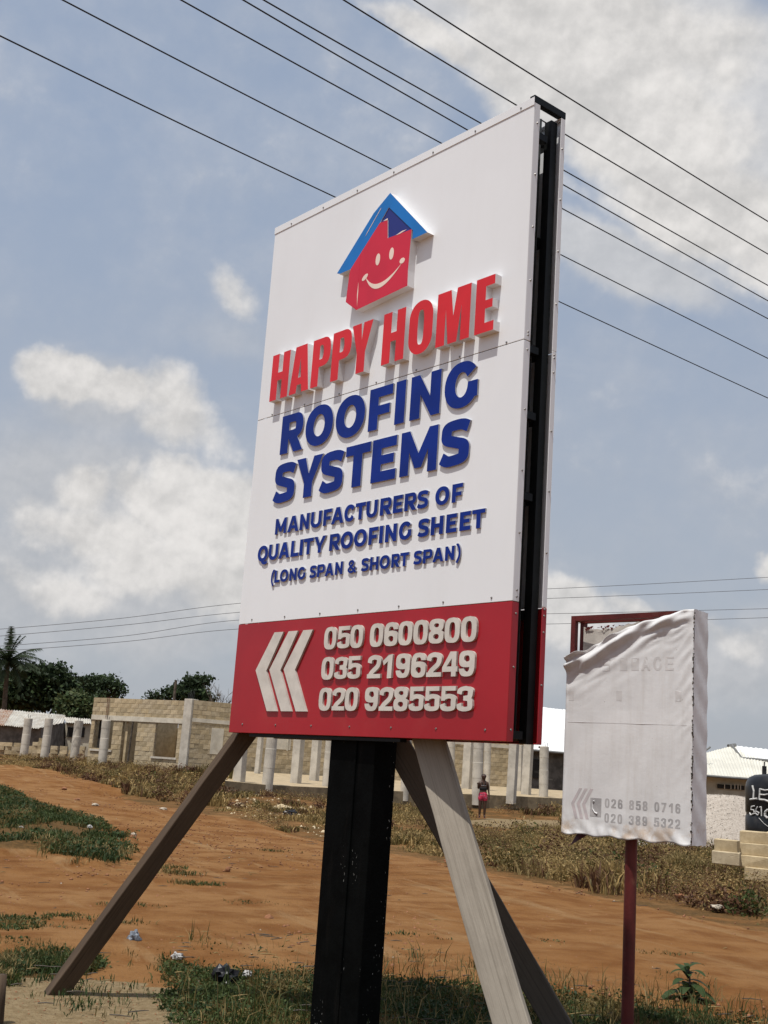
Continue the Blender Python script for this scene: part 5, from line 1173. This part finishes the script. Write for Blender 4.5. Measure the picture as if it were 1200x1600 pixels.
def blades(P, z, g, h, wd, lean=.5, mats=None, wts=None, per=1, spread=.0, curl=.6, hn=None):
    n = len(P)*per; P = np.repeat(P, per, 0)+g.normal(size=(n, 2))*spread; z = np.repeat(z, per)
    mi = np.repeat(pick(P[::per], len(mats), wts, g), per)
    H = g.uniform(h[0], h[1], n)*(np.repeat(hn, per) if hn is not None else 1); az = g.uniform(0, 2*np.pi, n); ln = g.uniform(0, lean, n)
    d = np.stack([np.cos(az), np.sin(az)], 1); sd_ = np.stack([-d[:, 1], d[:, 0]], 1); yaw = g.uniform(0, 2*np.pi, n); sd_ = np.stack([np.cos(yaw), np.sin(yaw)], 1)
    w_ = (g.uniform(.6, 1.3, n)*wd)[:, None]
    b0 = np.concatenate([P, z[:, None]-.01], 1); m_ = b0+np.concatenate([d*(ln*H*.35)[:, None], (H*.6)[:, None]], 1); t_ = b0+np.concatenate([d*(ln*H*(.35+curl))[:, None], (H*(1-.45*ln*curl))[:, None]], 1)
    S_ = np.concatenate([sd_*w_, np.zeros((n, 1))], 1)
    V = np.stack([b0-S_*.6, b0+S_*.6, m_-S_, m_+S_, t_], 1).reshape(-1, 3); k = np.arange(n)[:, None]*5
    F = np.concatenate([k+np.array([0, 1, 3]), k+np.array([0, 3, 2]), k+np.array([2, 3, 4])]); return V, F, np.concatenate([mi, mi, mi])
def weeds(P, z, g, hh, size, mats, wts, per=8, spread=.05, flat=.45):
    n = len(P)*per; c = np.repeat(P, per, 0)+g.normal(size=(n, 2))*spread; zz = np.repeat(z, per)+g.uniform(.0, 1, n)*np.repeat(g.uniform(.4, 1, len(P))*hh, per)
    p = np.concatenate([c, zz[:, None]], 1); a = g.normal(size=(n, 3))*np.array([1, 1, .6]); a /= np.linalg.norm(a, axis=1)[:, None]; b = np.cross(a, g.normal(size=(n, 3))*np.array([.6, .6, 1])); b /= np.linalg.norm(b, axis=1)[:, None]
    s = (size*g.uniform(.4, 1.2, n))[:, None]; V = np.stack([p, p+a*s*.5+b*s*flat*.6, p+a*s, p+a*s*.5-b*s*flat*.6], 1).reshape(-1, 3); k = np.arange(n)[:, None]*4
    mi = np.repeat(pick(P, len(mats), wts, g), per)
    return V, np.concatenate([k+np.array([0, 1, 2]), k+np.array([0, 2, 3])]), np.concatenate([mi, mi])
def surf(P):
    return terr(P[:, 0], P[:, 1])+(fbm(P[:, 0]*1.3, P[:, 1]*1.3, 4)-.5)*.06*np.exp(-np.maximum(P[:, 1]-4, 0)/60)+(fbm(P[:, 0]*.25+9, P[:, 1]*.25, 3)-.5)*.18*np.clip((P[:, 1]-26)/30, 0, 1)*(P[:, 1] < 150)
def stuff(name, parts, mats, label, cat):
    V = []; F = []; mi = []; b = 0
    for v, f, m_ in parts: V.append(v); F.append(f+b); mi.append(m_); b += len(v)
    o = link(name, fast_mesh(name, np.concatenate(V), np.concatenate(F), mats, np.concatenate(mi))); return tag(o, label, cat, kind='stuff')
nz_e = 1.7
g = np.random.default_rng(5); GM = [M['grassgreen'], M['grassweed'], M['grassyellow'], M['straw']]
P1 = sample_poly(Z_near, 13000, g, 1.6, .38); P2 = sample_poly(Z_near, 7000, g, 1.2, .40); P1b = sample_poly(Z_near, 650, g, .9, .45); Z_fr = GP([(-40, 1455), (300, 1462), (480, 1470), (720, 1492), (900, 1520), (1100, 1535), (1230, 1600), (1230, 1700), (300, 1700), (-40, 1560)]); P1c = sample_poly(Z_fr, 900, g, 1.8, .5)
stuff('verge_grass', [blades(P1, surf(P1), g, (.015, .065), .0035, 1.3, GM, [.36, .26, .24, .14], 4, .02), weeds(P2, surf(P2), g, .055, .032, GM, [.35, .5, .15, 0], 9, .035), blades(P1b, surf(P1b), g, (.08, .27), .003, 1.0, GM, [.3, .1, .35, .25], 4, .03), blades(P1c, surf(P1c)+.03, g, (.015, .07), .0035, 1.2, GM, [.3, .3, .25, .15], 6, .03)], GM, 'low green weeds and grass on the verge around the black post', 'grass')
Pl = sample_poly(Z_left, 1500, g, 2, .3); Pl2 = sample_poly(Z_left, 500, g, 2, .35)
stuff('verge_grass', [blades(Pl, surf(Pl), g, (.04, .13), .004, 1., GM, [.45, .25, .2, .1], 5, .02), weeds(Pl2, surf(Pl2), g, .08, .045, GM, [.4, .6, 0, 0], 9, .04)], GM, 'green grass tuft patch behind the foot of the brown timber prop', 'grass')
Ps = sample_poly(Z_strip, 500, g, 2, .42)
stuff('verge_grass', [blades(Ps, surf(Ps)+.045, g, (.03, .09), .004, 1., GM, [.35, .25, .3, .1], 4, .03), weeds(Ps, surf(Ps)+.045, g, .05, .04, GM, [.4, .5, .1, 0], 4, .04)], GM, 'thin strip of weeds across the sand near the left edge', 'grass')
Pi = sample_poly(Z_isl, 9000, g, .8, .46)
edi = edged(Pi[:, 0], Pi[:, 1], Z_isl); zi = terr(Pi[:, 0], Pi[:, 1])+.10+(fbm(Pi[:, 0]*1.3, Pi[:, 1]*1.3, 4)-.5)*.1+np.clip(edi+(fbm(Pi[:, 0]*1.5, Pi[:, 1]*.8, 3)-.5)*.7, -.4, 1)*.10
Pi2 = Pi[::6]; zi2 = zi[::6]
stuff('island_grass', [blades(Pi, zi, g, (.04, .15), .007, 1., GM, [.32, .18, .34, .16], 4, .05), weeds(Pi2, zi2, g, .14, .07, GM, [.35, .6, .05, 0], 8, .08)], GM, 'dark green grass patch on the low island between the two tracks', 'grass')
# loose tufts on the track
tufts = []
for x_, y_, n_, h_ in ((305, 1390, 60, .08), (275, 1372, 40, .10), (262, 1362, 30, .07), (385, 1422, 26, .06), (215, 1428, 20, .07), (640, 1472, 16, .05), (180, 1455, 26, .10), (430, 1335, 20, .07), (850, 1480, 10, .05), (1020, 1500, 16, .05)):
    c_ = TG(x_, y_); q = np.array([[c_.x, c_.y]])+g.normal(size=(n_, 2))*np.array([.16, .10]); tufts.append(blades(q, surf(q)+.055, g, (h_*.4, h_), .005, 1.2, GM, [.3, .2, .35, .15], 6, .03))
stuff('grass_tufts', tufts, GM, 'scattered small grass tufts on the orange dirt track', 'grass')
# dry scrub across the road
DM = [M['drygrass'], M['drybrown'], M['dryolive'], M['straw'], M['grassgreen']]
def bushes(poly, n, hh, rad_, size, wts, per=170):
    q = sample_poly(poly, n, g, .5, .46); sc = g.uniform(.45, 1.25, len(q)); z = surf(q); k = len(q)*per
    d = g.normal(size=(k, 3)); d /= np.linalg.norm(d, axis=1)[:, None]; d *= (g.random(k)**.45)[:, None]; d[:, 2] = np.abs(d[:, 2])
    S_ = np.repeat(sc, per); p = np.concatenate([np.repeat(q, per, 0), np.repeat(z, per)[:, None]], 1)+d*np.stack([S_*rad_, S_*rad_, S_*hh], 1)
    p += g.normal(size=p.shape)*.03
    a = g.normal(size=(k, 3)); a /= np.linalg.norm(a, axis=1)[:, None]; b = np.cross(a, g.normal(size=(k, 3))); b /= np.linalg.norm(b, axis=1)[:, None]; s_ = (size*g.uniform(.4, 1.3, k))[:, None]
    V = np.stack([p-a*s_*.5, p+b*s_*.22, p+a*s_*.5, p-b*s_*.22], 1).reshape(-1, 3); kk = np.arange(k)[:, None]*4; mi = np.repeat(g.choice(5, len(q), p=wts), per)
    return V, np.concatenate([kk+np.array([0, 1, 2]), kk+np.array([0, 2, 3])]), np.concatenate([mi, mi])
def scrub(name, px_poly, n1, n2, h1, h2, wts, label, nz=.5, thr=.4, wts2=None, nb=0):
    poly = GP(px_poly); n1 = int(n1*.55); n2 = int(n2*.7); thr += .07; a_ = sample_poly(poly, n1, g, nz, thr); c_ = sample_poly(poly, n2, g, nz*1.7, thr+.06); k_ = np.clip((fbm(a_[:, 0]*.8, a_[:, 1]*.8, 3)-.25)*2.6, .18, 1.9)
    far = float(np.mean(a_[:, 1]))
    return stuff(name, [blades(a_, surf(a_), g, (h1*.2, h1), .0045+.00028*far, .8, DM, wts, 5, .06, hn=k_), weeds(c_, surf(c_), g, h2, .022+.0009*far, DM, wts2 or wts, 34, .15, .30)]+([bushes(poly, nb, h1*1.15, .42, .035+.0016*far, [.12, .42, .34, .06, .06])] if nb else []), DM, label, 'dry scrub')
scrub('dry_scrub', [(100, 1192), (200, 1196), (290, 1206), (350, 1222), (352, 1262), (290, 1258), (200, 1240), (110, 1218), (95, 1205)], 9000, 1500, .42, .50, [.35, .33, .2, .10, .02], 'brown and straw coloured scrub in front of the block house', .35, .42, nb=110)
scrub('dry_scrub', [(-20, 1185), (120, 1188), (110, 1206), (60, 1202), (-20, 1196)], 3000, 400, .30, .35, [.4, .3, .2, .1, 0], 'low dry grass below the leftmost round columns', .35, .4)
scrub('dry_scrub', [(340, 1236), (420, 1236), (520, 1240), (520, 1312), (440, 1300), (340, 1268)], 3200, 420, .24, .30, [.45, .2, .25, .08, .02], 'sparse dry grass on the reddish bank left of the black post', .45, .52, nb=12)
scrub('dry_scrub', [(600, 1250), (720, 1256), (740, 1276), (700, 1292), (760, 1300), (700, 1342), (600, 1325)], 6500, 500, .26, .30, [.42, .12, .30, .14, .02], 'yellowish dry grass right of the black post below the slab', .4, .46, nb=10)
scrub('dry_scrub', [(770, 1256), (890, 1260), (890, 1276), (780, 1273)], 2200, 350, .4, .45, [.35, .2, .33, .1, .02], 'olive weeds along the slab footing right of the person', .5, .36, nb=22)
scrub('dry_scrub', [(735, 1305), (880, 1305), (980, 1316), (1110, 1330), (1240, 1370), (1240, 1455), (1130, 1428), (900, 1386), (760, 1352)], 21000, 3600, .40, .42, [.42, .16, .22, .18, .02], 'thick brown and olive scrub along the far side of the road right of the props', .55, .40, nb=170)
scrub('dry_scrub', [(1095, 1295), (1160, 1300), (1165, 1360), (1110, 1345)], 2200, 450, .45, .45, [.3, .1, .35, .2, .05], 'dry weeds growing between the gravel heap and the block pile', .8, .3)
scrub('dry_scrub', [(880, 1262), (1110, 1285), (1110, 1330), (890, 1300)], 4000, 600, .45, .5, [.4, .2, .25, .13, .02], 'dry grass showing under the small old sign', .5, .42, nb=30)

# pebbles and dark crumbs on the dirt
def pebbles(name, poly, n, smin, smax, m, label, nz=None, thr=.4, lift=.055):
    q = sample_poly(poly, n, g, nz, thr); z = surf(q)+lift; s_ = g.uniform(0, 1, len(q))**3*(smax-smin)+smin
    o8 = np.array([(1, 0, 0), (0, 1, 0), (-1, 0, 0), (0, -1, 0), (0, 0, .7), (0, 0, -.7)]); T = o8[None]*(1+g.uniform(-.35, .35, (len(q), 6, 1)))
    a_ = g.uniform(0, 6.28, len(q)); Rm = np.stack([np.stack([np.cos(a_), -np.sin(a_), a_*0], 1), np.stack([np.sin(a_), np.cos(a_), a_*0], 1), np.stack([a_*0, a_*0, a_*0+1], 1)], 1)
    V = (np.einsum('nij,nkj->nki', Rm, T)*s_[:, None, None]+np.concatenate([q, z[:, None]], 1)[:, None]).reshape(-1, 3); k = np.arange(len(q))[:, None]*6
    F = np.concatenate([k+np.array(t_) for t_ in ((0, 1, 4), (1, 2, 4), (2, 3, 4), (3, 0, 4), (1, 0, 5), (2, 1, 5), (3, 2, 5), (0, 3, 5))])
    o = link(name, fast_mesh(name, V, F, [m])); return tag(o, label, 'pebbles', kind='stuff')
rp = [tuple(p) for p in near_e[2:-1]]+[tuple(p) for p in far_e[3:10]][::-1]
pebbles('pebbles', rp, 9000, .004, .026, M['redstone'], 'small red pebbles and crumbs scattered over the dirt road', .9, .42)
pebbles('pebbles', rp, 500, .004, .016, M['stone'], 'pale small stones scattered over the dirt road', .7, .45)
pebbles('pebbles', Z_sand+[], 900, .003, .012, M['redstone'], 'small crumbs on the pale sandy ground at the left', 1.2, .4, .0)
pebbles('pebbles', GP([(340, 1236), (520, 1240), (520, 1312), (340, 1268)]), 600, .01, .07, M['block1'], 'rubble stones on the bank left of the black post', .5, .45, .0)
pebbles('pebbles', Z_near, 700, .004, .02, M['stone'], 'small pale stones among the weeds of the near verge', 1.2, .45, .0)

# fallen twigs and straws
q = np.concatenate([sample_poly(rp, 260, g, .7, .42), sample_poly(Z_fr, 160, g, 1, .4)]); mb = MB(); rr = random.Random(77)
for x_, y_ in q[(q[:, 1] < 26)]:
    z_ = float(surf(np.array([[x_, y_]]))[0])+.055; a_ = rr.uniform(-.6, .6); L = rr.uniform(.03, .16); p0 = Vector((x_, y_, z_)); p1 = p0+Vector((math.cos(a_)*L*.5, math.sin(a_)*L*.5, .008)); p2 = p1+Vector((math.cos(a_+.5)*L*.5, math.sin(a_+.5)*L*.5, -.004))
    mb.slot = rr.choice([0, 0, 1]); mb.tube([p0, p1, p2], [.0035, .004, .002], 4)
tag(mb.build('twigs', [M['wooddark'], M['straw']]), 'small fallen twigs and straws lying on the dirt road and verge', 'twigs', kind='stuff')
# single things on the ground
def lump(name, px, py, w_, h_, m, label, cat, seed=0, sink=.3, lift=.05, Y=None, elong=1.):
    p = TG(px, py) if Y is None else P3(px, py, Y); bm = bmesh.new(); bmesh.ops.create_icosphere(bm, subdivisions=3, radius=.5); rr = random.Random(seed)
    o1, o2 = rr.uniform(0, 50), rr.uniform(0, 50)
    for v in bm.verts:
        fq, lo_, am_ = (6.5, .25, 1.5) if 'bag' in name else (3, .62, .8)
        n_ = float(fbm(v.co.x*fq+o1+v.co.z*fq*.8, v.co.y*fq+o2-v.co.z*2, 3)); v.co *= lo_+am_*n_; v.co.x *= w_*elong; v.co.y *= w_; v.co.z *= h_
    me = bpy.data.meshes.new(name); bm.to_mesh(me); bm.free(); me.materials.append(m)
    o = link(name, me, None, (p.x, p.y, p.z+lift+h_*(.5-sink)), (0, 0, rr.uniform(0, 3))); return tag(o, label, cat)
lump('stone', 418, 1448, .09, .075, M['redstone'], 'reddish stone lying alone on the dirt road left of the black post', 'stone', 3)
lump('stone', 355, 1368, .075, .09, M['redstone'], 'small red brown stone standing on the track above the tufts', 'stone', 5)
lump('broken_block', 375, 1262, .32, .22, M['block3'], 'broken block on the bank right of the brown prop', 'rubble', 7, lift=0)
lump('broken_block', 444, 1266, .45, .22, M['block0'], 'flat pale concrete lump on the bank left of the black post', 'rubble', 8, elong=1.5, lift=0)
lump('broken_block', 474, 1270, .40, .22, M['block2'], 'smaller grey concrete lump beside the black bag on the bank', 'rubble', 9, lift=0)
lump('black_bag', 454, 1276, .36, .28, M['blackbag'], 'crumpled black plastic bag in front of the concrete lumps on the bank', 'bag', 10, lift=0)
lump('broken_block', 627, 1284, .30, .20, M['block1'], 'pale broken block lying just right of the black post', 'rubble', 11, lift=0)
lump('rubble_stone', 208, 1311, .11, .08, M['stone'], 'pale stone at the edge of the scrub left of the brown prop', 'stone', 12)
lump('rubble_stone', 1013, 1322, .30, .16, M['block1'], 'pale lump of block in the scrub right of the maroon pole', 'rubble', 14, lift=0)
lump('brick_lump', 746, 1308, .22, .20, M['redstone'], 'dark red lump of brick in the scrub below the person', 'rubble', 15, lift=0)
lump('brick_lump', 760, 1309, .18, .18, M['block0'], 'tan lump of block beside the dark red brick lump', 'rubble', 16, lift=0)
lump('black_bag', 350, 1545, .16, .17, M['blackbag'], 'crumpled black plastic bag among the near verge weeds', 'bag', 17, lift=0, sink=.15)
lump('plastic_bag', 208, 1482, .10, .12, M['plasticblue'], 'bluish clear plastic bag caught in weeds right of the brown prop', 'bag', 18, lift=0.02, sink=.1)
lump('plastic_bag', 385, 1534, .07, .045, M['plastic'], 'white plastic scrap beside the near black bag', 'litter', 19, lift=.03, sink=.1)
lump('plastic_bag', 276, 1505, .09, .06, M['plastic'], 'torn pale wrapper in the verge weeds left of the black bag', 'litter', 20, lift=.02, sink=.1)
lump('plastic_bag', 148, 1335, .09, .05, M['plastic'], 'white plastic scrap at the lower edge of the grass island', 'litter', 21, lift=.12, sink=.1)
lump('plastic_bag', 138, 1313, .08, .06, M['plastic'], 'white plastic scrap in the middle of the grass island', 'litter', 22, lift=.2, sink=.1)
lump('plastic_bag', 30, 1312, .12, .07, M['plastic'], 'pale plastic scrap near the left end of the grass island', 'litter', 23, lift=.15, sink=.1)
lump('plastic_bag', 172, 1345, .10, .05, M['plastic'], 'pale crumpled wrapper at the tip of the grass island', 'litter', 24, lift=.1, sink=.1)
rr = random.Random(33)
for i, (x_, y_) in enumerate([(120, 1254), (148, 1262), (205, 1316), (255, 1268), (100, 1236), (302, 1252), (700, 1352), (915, 1383), (1062, 1408), (1120, 1425)]):
    o = lump('stone', x_, y_, rr.uniform(.10, .2), rr.uniform(.06, .12), M['stone'] if i % 2 else M['redstone'], 'rough stone along the far edge of the dirt road', 'stone', 40+i); o['group'] = 'stones along the far road edge'
# brown stake at the left border
b = PG(2, 1600, 0); mb = MB(); mb.tube([(b.x-.035, b.y, -.2), (b.x-.035, b.y, .02), (b.x-.03, b.y, .12), (b.x-.034, b.y, .26)], [.035, .045, .035, .03], 10); tag(mb.build('wooden_stake', M['woodbrown'], smooth=True), 'stub of brown wooden stake at the lower left corner of the picture', 'stake')
# broad-leaved plant near the small sign's pole
c_ = PG(1075, 1572, 0.); pl = empty('leafy_plant', (c_.x, c_.y, gz_(c_.x, c_.y))); tag(pl, 'broad leaved green plant on the verge right of the maroon pole', 'plant')
pl.scale = (1.5, 1.5, 1.35)
mb = MB(); mb.tube([(0, 0, -.02), (.01, 0, .09), (.0, 0, .20)], [.007, .006, .004], 6); mb.build('stem', M['bark'], pl)
rr = random.Random(12)
for i in range(22):
    a_ = i*2.4; L = rr.uniform(.10, .19)*(1 if i < 14 else .6); z0 = .03+.17*i/22; d = Vector((math.cos(a_), math.sin(a_)*.9, 0)); el = rr.uniform(.0, .5) if i < 14 else rr.uniform(.5, 1.1); sd_ = Vector((-d.y, d.x, 0)); mb = MB(); pts = []
    p = Vector((0, 0, z0)); dd = (d*math.cos(el)+Vector((0, 0, math.sin(el)))).normalized(); vs = []
    for k_ in range(7):
        w_ = L*.24*math.sin(math.pi*(k_+.35)/6.8)**.8; vs += [p-sd_*w_+Vector((0, 0, .15*w_)), p.copy(), p+sd_*w_+Vector((0, 0, .15*w_))]; p = p+dd*L/6; dd = (dd+Vector((0, 0, -.26))).normalized()
    fs = []
    for k_ in range(6): q = k_*3; fs += [(q, q+1, q+4, q+3), (q+1, q+2, q+5, q+4)]
    mb.add(vs, fs); mb.build('leaf', M['plantleaf'], pl, smooth=True)
